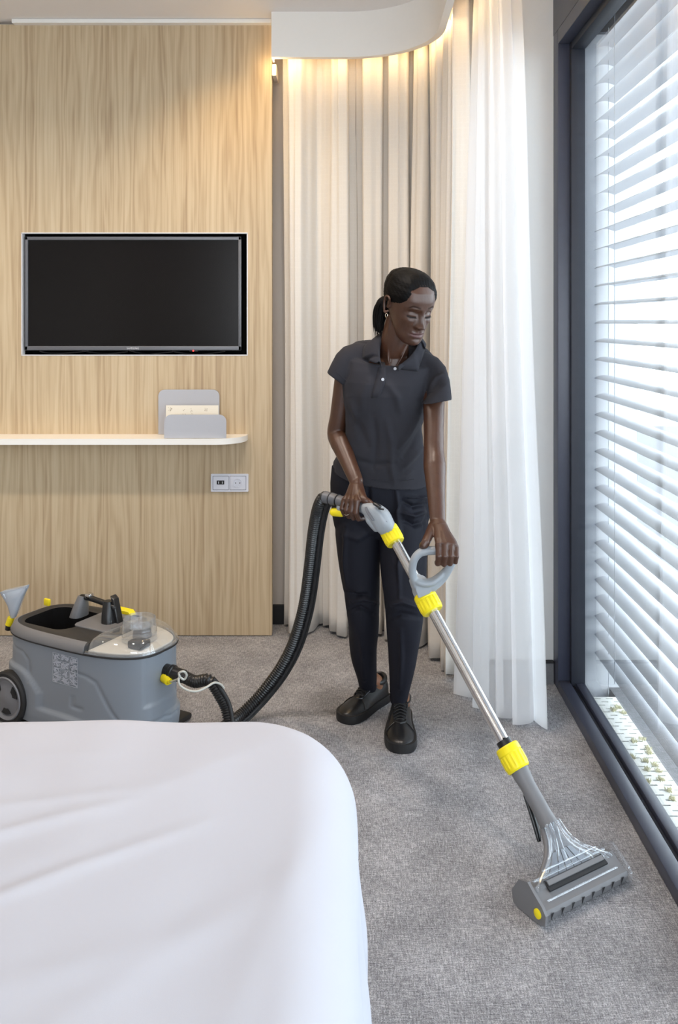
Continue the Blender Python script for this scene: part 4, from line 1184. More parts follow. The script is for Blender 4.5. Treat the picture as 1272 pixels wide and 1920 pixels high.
# head frame: f looks out of the face, s to her left, u up
YAW, PIT = math.radians(29), math.radians(24)
HF = Vector((math.sin(YAW) * math.cos(PIT), -math.cos(YAW) * math.cos(PIT), -math.sin(PIT)))
HS = Vector((math.cos(YAW), math.sin(YAW), 0)); HU = HS.cross(HF) * -1
if HU.z < 0: HU = -HU
HC = P(768, 573, 2.84)
def hd(s, f, u): return HC + HS * s + HF * f + HU * u
HEAD = [(-.117, .060, .030, .012), (-.112, .076, .015, .026), (-.102, .083, .002, .037), (-.086, .085, -.010, .046), (-.066, .0855, -.030, .0535), (-.045, .085, -.052, .0595), (-.022, .0845, -.074, .0655),
        (0, .083, -.090, .0705), (.02, .088, -.099, .0725), (.045, .087, -.104, .0735), (.070, .076, -.100, .0700), (.090, .057, -.086, .0600), (.104, .034, -.062, .0430), (.112, .010, -.036, .022)]
def head_loft(bm, grow=0., top=0., n=56, lo=-1., rows_=34):
    rings = []
    us = np.linspace(max(HEAD[0][0], lo), HEAD[-1][0], rows_); A = np.array(HEAD)
    for u in us:
        F_, B_, W_ = (np.interp(u, A[:, 0], A[:, c]) for c in (1, 2, 3))
        F_ += grow; B_ -= grow; W_ += grow; mid = (F_ + B_) / 2 - .004; ring = []
        for i in range(n):
            a = 2 * PI * i / n; c, q = math.cos(a), math.sin(a)
            ex = 2.25
            x = math.copysign(abs(q) ** (2 / ex), q) * W_
            y = mid + (F_ - mid) * math.copysign(abs(c) ** (2 / ex), c) if c > 0 else mid + (mid - B_) * math.copysign(abs(c) ** (2 / 2.1), c)
            ring.append(hd(x, y, u + grow * (1 if u > .08 else 0) * top))
        rings.append(ring)
    return loft(bm, rings)
woman = thing('person', 'woman in charcoal polo shirt and black trousers pushing the extraction wand', 'person', (.08, 3.1, 0))
bm = B()
head_loft(bm)
# ears
for s in (-1, 1):
    ec = [(-.004, .012), (.002, .030), (-.012, .034), (-.024, .026), (-.024, .006), (-.016, -.012), (-.008, -.022), (-.002, -.014)]
    tube(bm, [hd(s * (.076 + .008 * (1 if i not in (0, 7) else 0)), f, u - .006) for i, (f, u) in enumerate(ec)], .0042, 10, smooth_k=4, round_ends=True)
    tube(bm, [hd(s * .072, -.012, .018), hd(s * .073, -.012, -.010)], [(.013, .005), (.008, .005)], 12, up=HF, round_ends=True)
# neck and torso (under the clothes)
nk = [P(728, 712, 2.99), P(738, 672, 2.95), P(741, 640, 2.915), hd(-.0, -.030, -.055), hd(0, -.020, -.02)]
tube(bm, nk, [(.075, .055), (.054, .052), (.048, .052), (.048, .054), (.045, .05)], 28, up=(1, 0, 0), smooth_k=5)
# collar bones and throat cords
tube(bm, [hd(-.052, -.02, -.045), P(728, 665, 2.885), P(733, 690, 2.875)], [.0055, .004, .003], 10, smooth_k=4, round_ends=True)
tube(bm, [hd(.040, .005, -.075), P(755, 668, 2.885), P(741, 690, 2.875)], [.005, .003, .003], 10, smooth_k=4, round_ends=True)
tube(bm, [P(705, 716, 2.945), P(734, 700, 2.932), P(742, 672, 2.935)], [(.05, .045), (.050, .046), (.048, .046)], 20, up=(1, 0, 0), smooth_k=3, round_ends=True)
tube(bm, [P(733, 690, 2.875), P(700, 684, 2.90), P(670, 672, 2.93)], .008, 10, smooth_k=3); tube(bm, [P(741, 691, 2.875), P(775, 688, 2.90), P(800, 684, 2.93)], .008, 10, smooth_k=3)
SHR, SHL = P(652, 684, 2.96), P(814, 702, 2.94)
def trow(xl, xr, y, d, hd_): return ((xl + xr) / 2, y, d, (xr - xl) / 2 * d / FPX, hd_)
body_rows = [trow(640, 790, 985, 3.05, .09), trow(632, 792, 940, 3.045, .10), trow(640, 792, 900, 3.03, .095), trow(658, 784, 840, 3.0, .085), trow(660, 784, 790, 2.98, .09), trow(660, 790, 740, 2.965, .10), trow(662, 795, 705, 2.955, .092), trow(680, 790, 684, 2.96, .065), trow(705, 770, 668, 2.955, .05)]
rings = []
for x, y, d, w, h in body_rows:
    c = P(x, y, d); rings.append([c + Vector((w * math.cos(a), h * math.sin(a), 0)) for a in [2 * PI * i / 40 for i in range(40)]])
loft(bm, rings)
tube(bm, [SHR + Vector((.06, 0, .0)), SHR], [(.045, .04), (.042, .040)], 16, round_ends=True); tube(bm, [SHL + Vector((-.06, 0, .01)), SHL], [(.045, .04), (.042, .04)], 16, round_ends=True)
# arms: shoulder, elbow, wrist
ELR, WRR = P(631, 812, 3.0), P(669, 903, 2.835)
ELL, WRL = P(814, 848, 2.79), P(821, 978, 2.63)
def arm(sh, el, wr, k=1.):
    pts = [sh, sh.lerp(el, .35), sh.lerp(el, .75), el, el.lerp(wr, .22), el.lerp(wr, .6), wr]
    tube(bm, pts, [(.041 * k, .034 * k), (.037 * k, .034 * k), (.033 * k, .035 * k), (.0335 * k, .035 * k), (.0365 * k, .036 * k), (.029 * k, .028 * k), (.0235 * k, .0185 * k)], 24, smooth_k=4, round_ends=True, up=(1, 0, 0))
arm(SHR, ELR, WRR, .97); arm(SHL, ELL, WRL, 1.0)
# hands
def hand(bm, wr, mcps, pips, dips, tips, fr, palm_in, thumb, thr):
    mc = sum(mcps, Vector()) / 4; ax = (mcps[3] - mcps[0]).normalized()
    # palm: flat loft from wrist to the knuckle row
    d = (mc - wr).normalized(); nrm = ax.cross(d).normalized(); hw = (mcps[3] - mcps[0]).length / 2
    n = 22; rings = []
    for t, w, h in ((-.12, .020, .016), (.15, .0255, .0175), (.45, hw * .95, .0165), (.8, hw + .006, .0145), (1.0, hw + .006, .012)):
        c = wr.lerp(mc, t) + palm_in * (.010 * t); axx = ax
        rings.append([c + axx * math.copysign(abs(math.cos(q)) ** .8, math.cos(q)) * w + nrm * math.sin(q) * h for q in [2 * PI * i / n for i in range(n)]])
    loft(bm, rings)
    for a, b_, c, e, r in zip(mcps, pips, dips, tips, fr):
        base = a.lerp(wr, .42)
        tube(bm, [base, a, a.lerp(b_, .5), b_, b_.lerp(c, .5), c, c.lerp(e, .6), e], [r * .72, r * 1.10, r * .94, r * 1.04, r * .90, r * .94, r * .86, r * .70], 14, round_ends=True)
    tube(bm, thumb, thr, 14, smooth_k=4, round_ends=True)
# right hand (left in the picture) round the grip
Gc = P(667, 949, 2.79); ga = (P(690, 955, 2.755) - P(642, 941, 2.83)).normalized()
gv = Vector((ga.y, -ga.x, 0)).normalized();  gv = gv if gv.y < 0 else -gv
gw = ga.cross(gv); gw = gw if gw.z > 0 else -gw
def gp(a, v, w): return Gc + ga * a + gv * v + gw * w
offs = [-.033, -.0125, .0085, .030]           # little finger .. index
mR = [gp(o + .002, .024 + .002 * i, .016 + .003 * i) for i, o in enumerate(offs)]
pR = [gp(o + .004, .034, -.010) for i, o in enumerate(offs)]
dR = [gp(o + .005, .022, -.031 - .002 * (i in (1, 2))) for i, o in enumerate(offs)]
tR = [gp(o + .006, -.002, -.033) for i, o in enumerate(offs)]
hand(bm, WRR, mR, pR, dR, tR, [.0082, .0092, .0096, .0094], -gv, [WRR + gw * -.012 + ga * .012, gp(.036, .006, .034), gp(.058, .002, .026), gp(.074, .002, .020)], [.015, .014, .0108, .0085])
# left hand over the loop handle
def bp(x, f, u): return Vector((x, HB.y - f, HB.z + u))
xs_ = [.303, .286, .268, .2495]               # little .. index
mL = [bp(xs_[0] + .001, .020, .018), bp(xs_[1] + .001, .025, .024), bp(xs_[2], .027, .026), bp(xs_[3] - .001, .025, .025)]
pL = [bp(xs_[0] - .001, .034, -.004), bp(xs_[1] - .001, .039, -.002), bp(xs_[2] - .001, .040, -.002), bp(xs_[3] - .001, .038, -.002)]
dL = [bp(xs_[0] - .003, .025, -.024), bp(xs_[1] - .003, .029, -.028), bp(xs_[2] - .003, .030, -.029), bp(xs_[3] - .003, .028, -.028)]
tL = [bp(x - .004, .004, -.029) for x in xs_]
hand(bm, WRL, mL, pL, dL, tL, [.0078, .0088, .0094, .0092], Vector((0, .004, 0)), [WRL + Vector((-.016, -.01, -.012)), bp(.212, .010, .030), bp(.205, -.012, .012), bp(.214, -.026, -.006)], [.015, .0135, .0115, .009])
# legs and feet inside the trousers and shoes
FT = [(Vector((.112, 3.285, 0)), Vector((-.040, 3.085, 0))), (Vector((.172, 3.135, 0)), Vector((.160, 2.868, 0)))]
L1 = [(671, 935, .080, 3.05), (672, 1000, .080, 3.055), (675, 1060, .071, 3.06), (679, 1110, .062, 3.06), (680, 1145, .058, 3.07), (682, 1190, .053, 3.12), (685, 1235, .046, 3.17), (689, 1272, .038, 3.215), (692, 1296, .031, 3.235)]
L2 = [(757, 935, .084, 3.035), (757, 1000, .087, 3.015), (757, 1060, .079, 2.985), (757, 1110, .071, 2.965), (757, 1150, .066, 2.96), (757, 1195, .060, 2.99), (755, 1240, .051, 3.03), (751, 1285, .040, 3.065), (748, 1318, .031, 3.075)]
for Lg, (heel, toe) in zip((L1, L2), FT):
    pts = [P(x, y, d) for x, y, w, d in Lg]
    fd = (toe - heel).normalized()
    an = heel + fd * .055 + UP * .085
    tube(bm, pts[:-1] + [an, heel + fd * .060 + UP * .045, heel + fd * .10 + UP * .036, heel + fd * .17 + UP * .030], [w * .82 for _, _, w, _ in Lg[:-1]] + [.030, .027, .022, .016], 20, smooth_k=4, round_ends=True)
    ank = an
me = bpy.data.meshes.new('tmp'); bm.to_mesh(me); bm.free()
me = remesh(me, .0021, 7, .5)
# facial features: shape the front of the head in its own frame
nv = len(me.vertices); co = np.empty(nv * 3); me.vertices.foreach_get('co', co); co = co.reshape(-1, 3)
rel = co - np.array(HC); s_ = rel @ np.array(HS); f_ = rel @ np.array(HF); u_ = rel @ np.array(HU)
G = lambda x, c, w: np.exp(-((x - c) / w) ** 2)
SS = lambda a, b, x: (lambda t: t * t * (3 - 2 * t))(np.clip((x - a) / (b - a), 0, 1))
front = SS(.015, .045, f_) * SS(-.125, -.112, u_) * (np.abs(s_) < .09) * (u_ < .12)
a_s = np.abs(s_)
df = np.zeros(nv)
# nose
t_ = np.clip((.012 - u_) / .048, 0, 1)
bridge = G(s_, 0, .0078 + .0062 * t_) * (.005 + .0145 * t_ ** 1.3) * SS(.026, .006, u_) * SS(-.054, -.036, u_)
df += bridge
df += .0075 * G(s_, 0, .0105) * G(u_, -.034, .0095)
df += .0085 * G(a_s, .0145, .0060) * G(u_, -.0375, .0065)
df -= .0018 * G(a_s, .0075, .0035) * G(u_, -.0455, .003)
# eye sockets, lids, brow ridge
df -= .0115 * G(a_s, .031, .017) * G(u_, .002, .0125)
df -= .004 * G(a_s, .014, .006) * G(u_, .004, .010)
df += .0078 * G(a_s, .0315, .0125) * G(u_, -.0015, .0080)
df -= .0022 * G(a_s, .0315, .014) * G(u_, -.0085, .0022)
df -= .0016 * G(a_s, .0315, .014) * G(u_, .0085, .0022)
df += .0042 * G(a_s, .028, .018) * G(u_, .0200, .0065)
# cheeks, temples, jaw
df += .0062 * G(a_s, .042, .015) * G(u_, -.024, .013)
df -= .0050 * G(a_s, .045, .013) * G(u_, -.062, .016)
df -= .0022 * G(a_s, .020, .005) * G(u_, -.050, .010)
# mouth
mw = SS(.0285, .018, a_s)
df += .0030 * G(a_s, 0, .026) * G(u_, -.068, .024)
up_l = -.0625 + .0010 * G(a_s, .006, .005) - .0000 * a_s
df += .0034 * mw * G(u_, -.0620, .0042) * (1 - .2 * G(s_, 0, .002))
df += .0058 * SS(.024, .006, a_s) * G(u_, -.0735, .0055)
df -= .0030 * SS(.027, .018, a_s) * G(u_, -.0668, .0018)
df -= .0018 * G(a_s, .0275, .004) * G(u_, -.0660, .005)
df += .0038 * G(a_s, 0, .020) * G(u_, -.0535, .0055)
df -= .0012 * G(s_, 0, .003) * G(u_, -.053, .005)
df -= .0034 * G(s_, 0, .018) * G(u_, -.0840, .005)
df += .0058 * G(s_, 0, .015) * G(u_, -.100, .011)
df *= front
co = co + df[:, None] * np.array(HF)[None, :]
# nostril wings spread a little sideways
wing = front * G(a_s, .014, .006) * G(u_, -.037, .006) * .0016
co += (wing * np.sign(s_))[:, None] * np.array(HS)[None, :]
# hand tendons and knuckle relief
for wr, mm in ((WRR, mR), (WRL, mL)):
    for m_ in mm:
        a = np.array(wr.lerp(m_, .25)); b_ = np.array(m_); d = b_ - a; L2_ = d @ d
        tt = np.clip(((co - a) @ d) / L2_, 0, 1); dist = np.linalg.norm(co - (a + tt[:, None] * d), axis=1)
        out = np.array([-.1, -.85, .5]); co += (.0016 * np.exp(-(np.maximum(dist - .016, 0) / .003) ** 2) * np.exp(-((dist) / .022) ** 2) * (tt > .02) * (tt < 1))[:, None] * out
me.vertices.foreach_set('co', co.reshape(-1)); me.update()
body = meobj('body', me, 'skin', woman)
attr = me.color_attributes.new('tone', 'FLOAT_COLOR', 'POINT')
lipm = front * (SS(.0275, .0245, a_s) * SS(-.0570 - .004 * SS(.010, .026, a_s).astype(float), -.0590 - .004, u_) * SS(-.0815 + .009 * SS(.008, .026, a_s), -.0790 + .009 * SS(.008, .026, a_s), u_))
browc = .0225 + .004 * SS(.012, .034, a_s) - .010 * SS(.036, .052, a_s)
brow = .8 * front * np.clip(1.3 * G(u_, browc + .0030, .0028), 0, 1) * SS(.011, .017, a_s) * SS(.054, .044, a_s)
lash = front * G(u_, -.0070 - .0022 * (1 - ((a_s - .0315) / .016) ** 2), .0013) * SS(.0165, .0195, a_s) * SS(.0475, .0440, a_s)
crease = front * .7 * G(u_, .0078 - 14 * (a_s - .031) ** 2, .0010) * SS(.018, .021, a_s) * SS(.046, .042, a_s)
mouthline = front * G(u_, -.0668, .0011) * SS(.028, .024, a_s) * .7
nost = front * G(a_s, .0075, .0028) * G(u_, -.0455, .0016) * .8
sock = SS(.16, .13, co[:, 2])
cols = np.zeros((nv, 4)); cols[:, 0] = lipm; cols[:, 1] = np.clip(brow + lash + crease + mouthline + nost, 0, 1); cols[:, 2] = sock * .8; cols[:, 3] = 1
attr.data.foreach_set('color', cols.reshape(-1))
from mathutils.bvhtree import BVHTree
bvh = BVHTree.FromPolygons([tuple(v) for v in co], [tuple(p.vertices) for p in me.polygons])
def face_pt(s, u, off=.0008):
    h = bvh.ray_cast(hd(s, .16, u), -HF, .2)
    return (h[0] + HF * off) if h[0] else hd(s, .085, u)
for s in (-1, 1):
    bm = B()
    for k in range(17):
        x = .0185 + .027 * k / 16; uu = -.0072 - .0022 * (1 - ((x - .0315) / .016) ** 2)
        a = face_pt(s * x, uu); b_ = a + HF * .0055 + HU * (-.0030) + HS * s * (.004 * (k / 16 - .3))
        tube(bm, [a, a.lerp(b_, .5) - HU * .0006, b_], [.0005, .0004, .0002], 4)
    tube(bm, [face_pt(s * x, -.0072 - .0022 * (1 - ((x - .0315) / .016) ** 2), .0004) for x in np.linspace(.0185, .0455, 10)], .0007, 6)
    obj('eyelashes', bm, 'lace', woman)
# earring and ring
e = hd(-.078, -.002, -.036)
bm = B()
for j in range(1): tube(bm, [e + HF * .0065 * math.cos(a) + HU * .0065 * math.sin(a) - HS * .001 for a in [2 * PI * i / 20 for i in range(21)]], .0016, 8)
obj('earring', bm, 'gold', woman)
q = pR[1].lerp(dR[1], .45); dq = (dR[1] - pR[1]).normalized(); u1 = dq.orthogonal().normalized(); u2 = dq.cross(u1)
bm = B(); tube(bm, [q + (u1 * math.cos(a) + u2 * math.sin(a)) * .0098 for a in [2 * PI * i / 24 for i in range(25)]], .0014, 8); obj('ring', bm, 'gold', woman)

def hairline(a): return .095 - .014 * smoothstep(.01, .05, a) - .062 * smoothstep(.034, .080, a)
# hair: close cap swept back into a low ponytail
bm = B(); head_loft(bm, .0055, .6, 220, rows_=110)
del_v = []
bm.verts.ensure_lookup_table()
for v in bm.verts:
    r = v.co - HC; s = r.dot(HS); f = r.dot(HF); u = r.dot(HU)
    v.co += HU * (.001 * math.exp(-((f + .02) / .05) ** 2) if u > .09 else 0) - HF * (.008 if f < -.05 else 0) * smoothstep(-.05, .03, u)
bm.faces.ensure_lookup_table()
kill = []
for fc_ in bm.faces:
    c = fc_.calc_center_median() - HC; s, f, u = c.dot(HS), c.dot(HF), c.dot(HU)
    a = abs(s)
    line = hairline(a)
    if f > .018 and u < line: kill.append(fc_)
    elif f <= .018 and f > -.030 and u < .018 - .010 * smoothstep(.018, -.02, f): kill.append(fc_)
    elif f <= -.030 and u < -.050: kill.append(fc_)
bmesh.ops.delete(bm, geom=kill, context='FACES')
me = bpy.data.meshes.new('tmp'); bm.to_mesh(me); bm.free()
o = bpy.data.objects.new('tmp', me); C.objects.link(o)
so = o.modifiers.new('b', 'SOLIDIFY'); so.thickness = .006; so.offset = -1
bpy.context.view_layer.update(); me2 = bpy.data.meshes.new_from_object(o.evaluated_get(bpy.context.evaluated_depsgraph_get())); bpy.data.objects.remove(o)
nv = len(me2.vertices); co = np.empty(nv * 3); me2.vertices.foreach_get('co', co); co = co.reshape(-1, 3)
tie = np.array(hd(-.012, -.112, -.028)); rel = co - np.array(HC)
s_ = rel @ np.array(HS); f_ = rel @ np.array(HF); u_ = rel @ np.array(HU)
ang = np.arctan2(s_, u_ + .03); dirn = rel / np.linalg.norm(rel, axis=1)[:, None]
co += dirn * (.00035 * np.sin(ang * 75 + 6 * np.sin(f_ * 30)) + .0003 * np.sin(ang * 151 + 1))[:, None]
hl = np.array([hairline(abs(x)) for x in s_]); thin = (1 - SS(.0, .024, u_ - hl)) * SS(.0, .03, f_)
co -= dirn * (thin * .0056)[:, None]
me2.vertices.foreach_set('co', co.reshape(-1)); me2.update()
for p in me2.polygons: p.use_smooth = True
hair = meobj('hair', me2, 'hair', woman)
rnd = random.Random(5)
bm = B()
tp = [hd(-.018, -.100, -.028), P(719, 570, 2.92), P(713, 588, 2.925), P(710, 606, 2.92), P(712, 622, 2.91)]
tube(bm, tp, [(.022, .022), (.024, .020), (.022, .018), (.018, .014), (.005, .005)], 20, smooth_k=6, round_ends=True)
for k in range(46):
    a = rnd.uniform(0, 2 * PI); r = rnd.uniform(.75, 1.12)
    pts = []
    for j, (p, w) in enumerate(zip(tp, (.018, .023, .022, .018, .012))):
        pts.append(p + Vector((math.cos(a + .12 * j) * w * r, math.sin(a + .12 * j) * w * r * .8, rnd.uniform(-.003, .003))))
    pts[-1] += Vector((rnd.uniform(-.006, .004), 0, rnd.uniform(-.020, .008)))
    tube(bm, pts, [.0022, .0026, .0024, .0018, .0004], 5, smooth_k=4)
obj('ponytail', bm, 'hair', hair, angle=180)

# polo shirt: torso and sleeves remeshed into one cloth, wrinkles pushed in afterwards
rows = [  # left x, y, right x, y, front and back offset, depth, half depth
    (623, 880, 804, 903, 12, -8, 3.03, .122), (624, 868, 803, 893, 12, -8, 3.03, .121), (634, 850, 799, 868, 6, -4, 3.02, .116), (646, 826, 793, 838, 0, 0, 3.0, .108), (649, 798, 793, 802, 0, 0, 2.985, .108),
    (648, 765, 798, 767, 0, 0, 2.97, .115), (646, 738, 804, 742, 0, 0, 2.96, .121), (643, 712, 812, 720, 2, -4, 2.955, .116), (641, 690, 820, 702, 2, -8, 2.955, .104), (643, 670, 823, 686, 6, -10, 2.955, .090), (651, 654, 817, 672, 20, -10, 2.955, .080), (666, 645, 804, 659, 36, -12, 2.955, .076), (690, 641, 786, 648, 54, -8, 2.952, .072)]
bm = B(); rings = []; NS = 64
for xl, yl, xr, yr, yf, yb, d, h in rows:
    cx = (xl + xr) / 2; w = (xr - xl) / 2; ring = []
    for i in range(NS):
        a = 2 * PI * i / NS; c, q = math.cos(a), math.sin(a)
        c2 = math.copysign(abs(c) ** (2 / 2.3), c); q2 = math.copysign(abs(q) ** (2 / 2.3), q)
        dd = d + h * q2; y = yl * (1 - c2) / 2 + yr * (1 + c2) / 2 + (-q2 * yf if q2 < 0 else q2 * yb)
        p = P(cx + w * c2, y, d); ring.append(Vector((p.x, dd, p.z)))
    rings.append(ring)
# hem turns inwards
base = rings[0]; cc = sum(base, Vector()) / NS
inn = [cc + (p - cc) * .955 for p in base]; inn2 = [p + UP * .03 for p in inn]
loft(bm, [inn2, inn] + rings)
def sleeve(pairs):
    """pairs: (outer point, inner point, half depth) from inside the shoulder down to the hem"""
    rr = []
    for (ax_, ay_), (bx_, by_), d, h in pairs:
        a = P(ax_, ay_, d); b_ = P(bx_, by_, d); c = (a + b_) / 2; u = (b_ - a) / 2; dep = Vector((0, 1, 0))
        rr.append([c + u * math.copysign(abs(math.cos(2 * PI * i / 40)) ** .75, math.cos(2 * PI * i / 40)) + dep * math.copysign(abs(math.sin(2 * PI * i / 40)) ** .75, math.sin(2 * PI * i / 40)) * h for i in range(40)])
    e = rr[-1]; c = sum(e, Vector()) / 40; prev = sum(rr[-2], Vector()) / 40
    i1 = [c + (p - c) * .90 for p in e]; i2 = [p + (prev - c) * .9 for p in i1]
    loft(bm, rr)
sleeve([((694, 644), (694, 712), 2.955, .050), ((668, 644), (676, 718), 2.957, .056), ((645, 651), (663, 724), 2.96, .060), ((631, 664), (656, 725), 2.962, .060), ((622, 681), (653, 724), 2.963, .058), ((614.5, 698), (652, 724), 2.965, .057)])
sleeve([((776, 655), (776, 722), 2.955, .050), ((800, 660), (786, 735), 2.953, .058), ((821, 671), (790, 745), 2.943, .068), ((835, 688), (792, 749), 2.925, .072), ((842, 712), (791, 753), 2.903, .078), ((847, 748), (792, 757), 2.886, .077)])
me = bpy.data.meshes.new('tmp'); bm.to_mesh(me); bm.free()
me = remesh(me, .0028, 7, .5)
nv = len(me.vertices); co = np.empty(nv * 3); me.vertices.foreach_get('co', co); co = co.reshape(-1, 3)
no = np.empty(nv * 3); me.vertices.foreach_get('normal', no); no = no.reshape(-1, 3)
px = VX + co[:, 0] / co[:, 1] * FPX; py = VY + (CAMH - co[:, 2]) / co[:, 1] * FPX     # where a fold was seen, turned into a place on the cloth
fr = (no[:, 1] < .2)
def fold(path, amp, w):
    """soft ridge (amp > 0) or valley along a path given on the front of the cloth"""
    D = np.full(nv, 1e9); T_ = np.zeros(nv); tot = len(path) - 1
    for i in range(tot):
        ax, ay = path[i]; bx, by = path[i + 1]; ex, ey = bx - ax, by - ay
        t = np.clip(((px - ax) * ex + (py - ay) * ey) / (ex * ex + ey * ey), 0, 1)
        d = np.hypot(px - ax - t * ex, py - ay - t * ey); m_ = d < D; D[m_] = d[m_]; T_[m_] = (i + t[m_]) / tot
    return amp * np.exp(-(D / w) ** 2) * np.sin(PI * np.clip(T_, .04, .96)) ** .5
dn = np.zeros(nv)
for path, amp, w in (([(726, 790), (735, 830), (733, 870), (740, 905)], .0045, 6), ([(700, 780), (706, 830), (702, 880)], -.004, 7), ([(788, 775), (766, 815), (745, 845)], .005, 6), ([(793, 800), (770, 840), (752, 862)], -.0045, 6),
                     ([(791, 840), (772, 862), (755, 880)], .004, 5), ([(652, 770), (672, 800), (690, 840)], -.004, 7), ([(656, 745), (664, 770), (668, 800)], .004, 6), ([(797, 730), (799, 715), (804, 690)], -.0015, 4), ([(648, 715), (654, 700), (657, 675)], -.0022, 4),
                     ([(806, 722), (818, 708), (834, 702)], .003, 4), ([(808, 732), (820, 722), (838, 718)], -.0012, 4), ([(724, 715), (745, 745), (752, 775)], .004, 7), ([(690, 715), (680, 740), (676, 775)], .003, 8),
                     ([(660, 860), (700, 872), (740, 868)], -.003, 5), ([(776, 880), (760, 893), (740, 898)], .003, 5)):
    dn += fold(path, amp, w)
dn += .0035 * np.array([mnoise.noise(Vector((c[0] * 9, c[1] * 9, c[2] * 5))) for c in co])
dn *= np.where(fr, 2.0, .8)
# stitched hem line just above the edge
co += no * dn[:, None]
me.vertices.foreach_set('co', co.reshape(-1)); me.update()
polo = meobj('polo_shirt', me, 'polo', woman)
pb = BVHTree.FromPolygons([tuple(v) for v in co], [tuple(p.vertices) for p in me.polygons])
def on_shirt(x, y, off=.001):
    o = Vector((0, 0, CAMH)); d = (P(x, y, 1) - o).normalized(); h = pb.ray_cast(o, d)
    return (h[0] + h[1] * off) if h[0] else P(x, y, 2.86)
# collar: inner edge round the neck, outer edge folded down over the shirt
inner = [P(715, 684, 2.845), P(712, 664, 2.86), P(714, 640, 2.90), P(726, 622, 2.955), P(752, 618, 2.99), P(776, 626, 2.955), P(786, 642, 2.90), P(770, 668, 2.862), P(747, 689, 2.838)]
outer = [P(705, 681, 2.838), P(680, 672, 2.865), P(684, 650, 2.915), P(706, 636, 2.985), P(752, 632, 3.03), P(794, 640, 2.985), P(797, 656, 2.90), P(783, 697, 2.842), P(752, 693, 2.828)]
I = catmull(inner, 8); O = [outer[0].lerp(outer[1], j / 8) for j in range(8)] + catmull(outer[1:8], 8) + [outer[7].lerp(outer[8], j / 8) for j in range(1, 9)]
for i, p in enumerate(O):
    pxx = VX + p.x / p.y * FPX; pyy = VY + (CAMH - p.z) / p.y * FPX
    if p.y < 2.93:
        q = on_shirt(pxx, pyy, .004)
        if abs(q.y - p.y) < .05: O[i] = q
bm = B(); rings = []
for a, b_ in zip(I, O):
    m_ = a.lerp(b_, .45) + Vector((0, -.004, .010)); m1 = a.lerp(b_, .12) + Vector((0, -.002, .007))
    m3 = a.lerp(b_, .8) + Vector((0, -.003, .004))
    rings.append([a + UP * -.012, a, m1, m_, m3, b_])
R_ = loft(bm, rings, cap=False, closed=False)
co_ = obj('collar', bm, 'polo', polo, angle=180, label='turned-down shirt collar')
md = co_.modifiers.new('t', 'SOLIDIFY'); md.thickness = .0028; md.offset = 0
# placket and buttons
bm = B(); rows_ = []
for x0, x1, y in ((712, 722, 678), (710, 724, 690), (707, 725, 705), (703, 722, 720), (699, 716, 735), (696, 711, 746)):
    rows_.append([on_shirt(x, y, .0026) for x in np.linspace(x0, x1, 4)])
loft(bm, rows_, cap=False, closed=False)
pk = obj('placket', bm, 'polo', polo, angle=180); pk.modifiers.new('t', 'SOLIDIFY').thickness = .0025
for x, y in ((718.5, 712), (741, 692)):
    q = on_shirt(x, y, .003); bm = B(); lathe(bm, [(0, .0052), (.0016, .0052), (.0022, .0044), (.0014, .0030), (.0014, .0001)], q, (0, -1, .15), 20); obj('button', bm, 'button', polo)
# stitched bands: sleeve cuffs and hem
def seam(pts, name='hem_stitching'):
    bm = B(); tube(bm, pts, .0010, 5, smooth_k=3); obj(name, bm, 'polo', polo)
seam([on_shirt(x, y, .0004) for x, y in ((798, 737), (812, 735), (828, 734), (842, 736))])
seam([on_shirt(x, y, .0004) for x, y in ((620, 690), (630, 697), (641, 706), (650, 714))])
seam([on_shirt(x, y, .0004) for x, y in ((690, 897), (720, 902), (750, 902), (775, 899), (797, 893))])

# trousers
bm = B(); rings = []
for xl, xr, y, d, h in ((622, 802, 872, 3.03, .108), (619, 804, 905, 3.035, .113), (620, 807, 940, 3.04, .110), (624, 806, 970, 3.045, .102), (628, 803, 988, 3.05, .088), (645, 790, 1002, 3.05, .06)):
    c = P((xl + xr) / 2, y, d); w = (xr - xl) / 2 * d / FPX
    rings.append([c + Vector((math.copysign(abs(math.cos(a)) ** .85, math.cos(a)) * w, math.sin(a) * h, 0)) for a in [2 * PI * i / 56 for i in range(56)]])
loft(bm, rings)
for Lg in (L1, L2):
    pts = [P(x, y, d) for x, y, w, d in Lg]; ws = [w for _, _, w, _ in Lg]
    T_, Fr = frame_mats(pts, (1, 0, 0))
    K = 5; pts = catmull(pts, K); ws = cinterp(ws, K)
    tube(bm, pts, [(w, w * 1.22) for i, w in enumerate(ws)], 40, up=(1, 0, 0))
me = bpy.data.meshes.new('tmp'); bm.to_mesh(me); bm.free()
me = remesh(me, .0030, 22, .5)
nv = len(me.vertices); co = np.empty(nv * 3); me.vertices.foreach_get('co', co); co = co.reshape(-1, 3)
no = np.empty(nv * 3); me.vertices.foreach_get('normal', no); no = no.reshape(-1, 3)
px = VX + co[:, 0] / co[:, 1] * FPX; py = VY + (CAMH - co[:, 2]) / co[:, 1] * FPX; fr = no[:, 1] < .2
dn = np.zeros(nv)
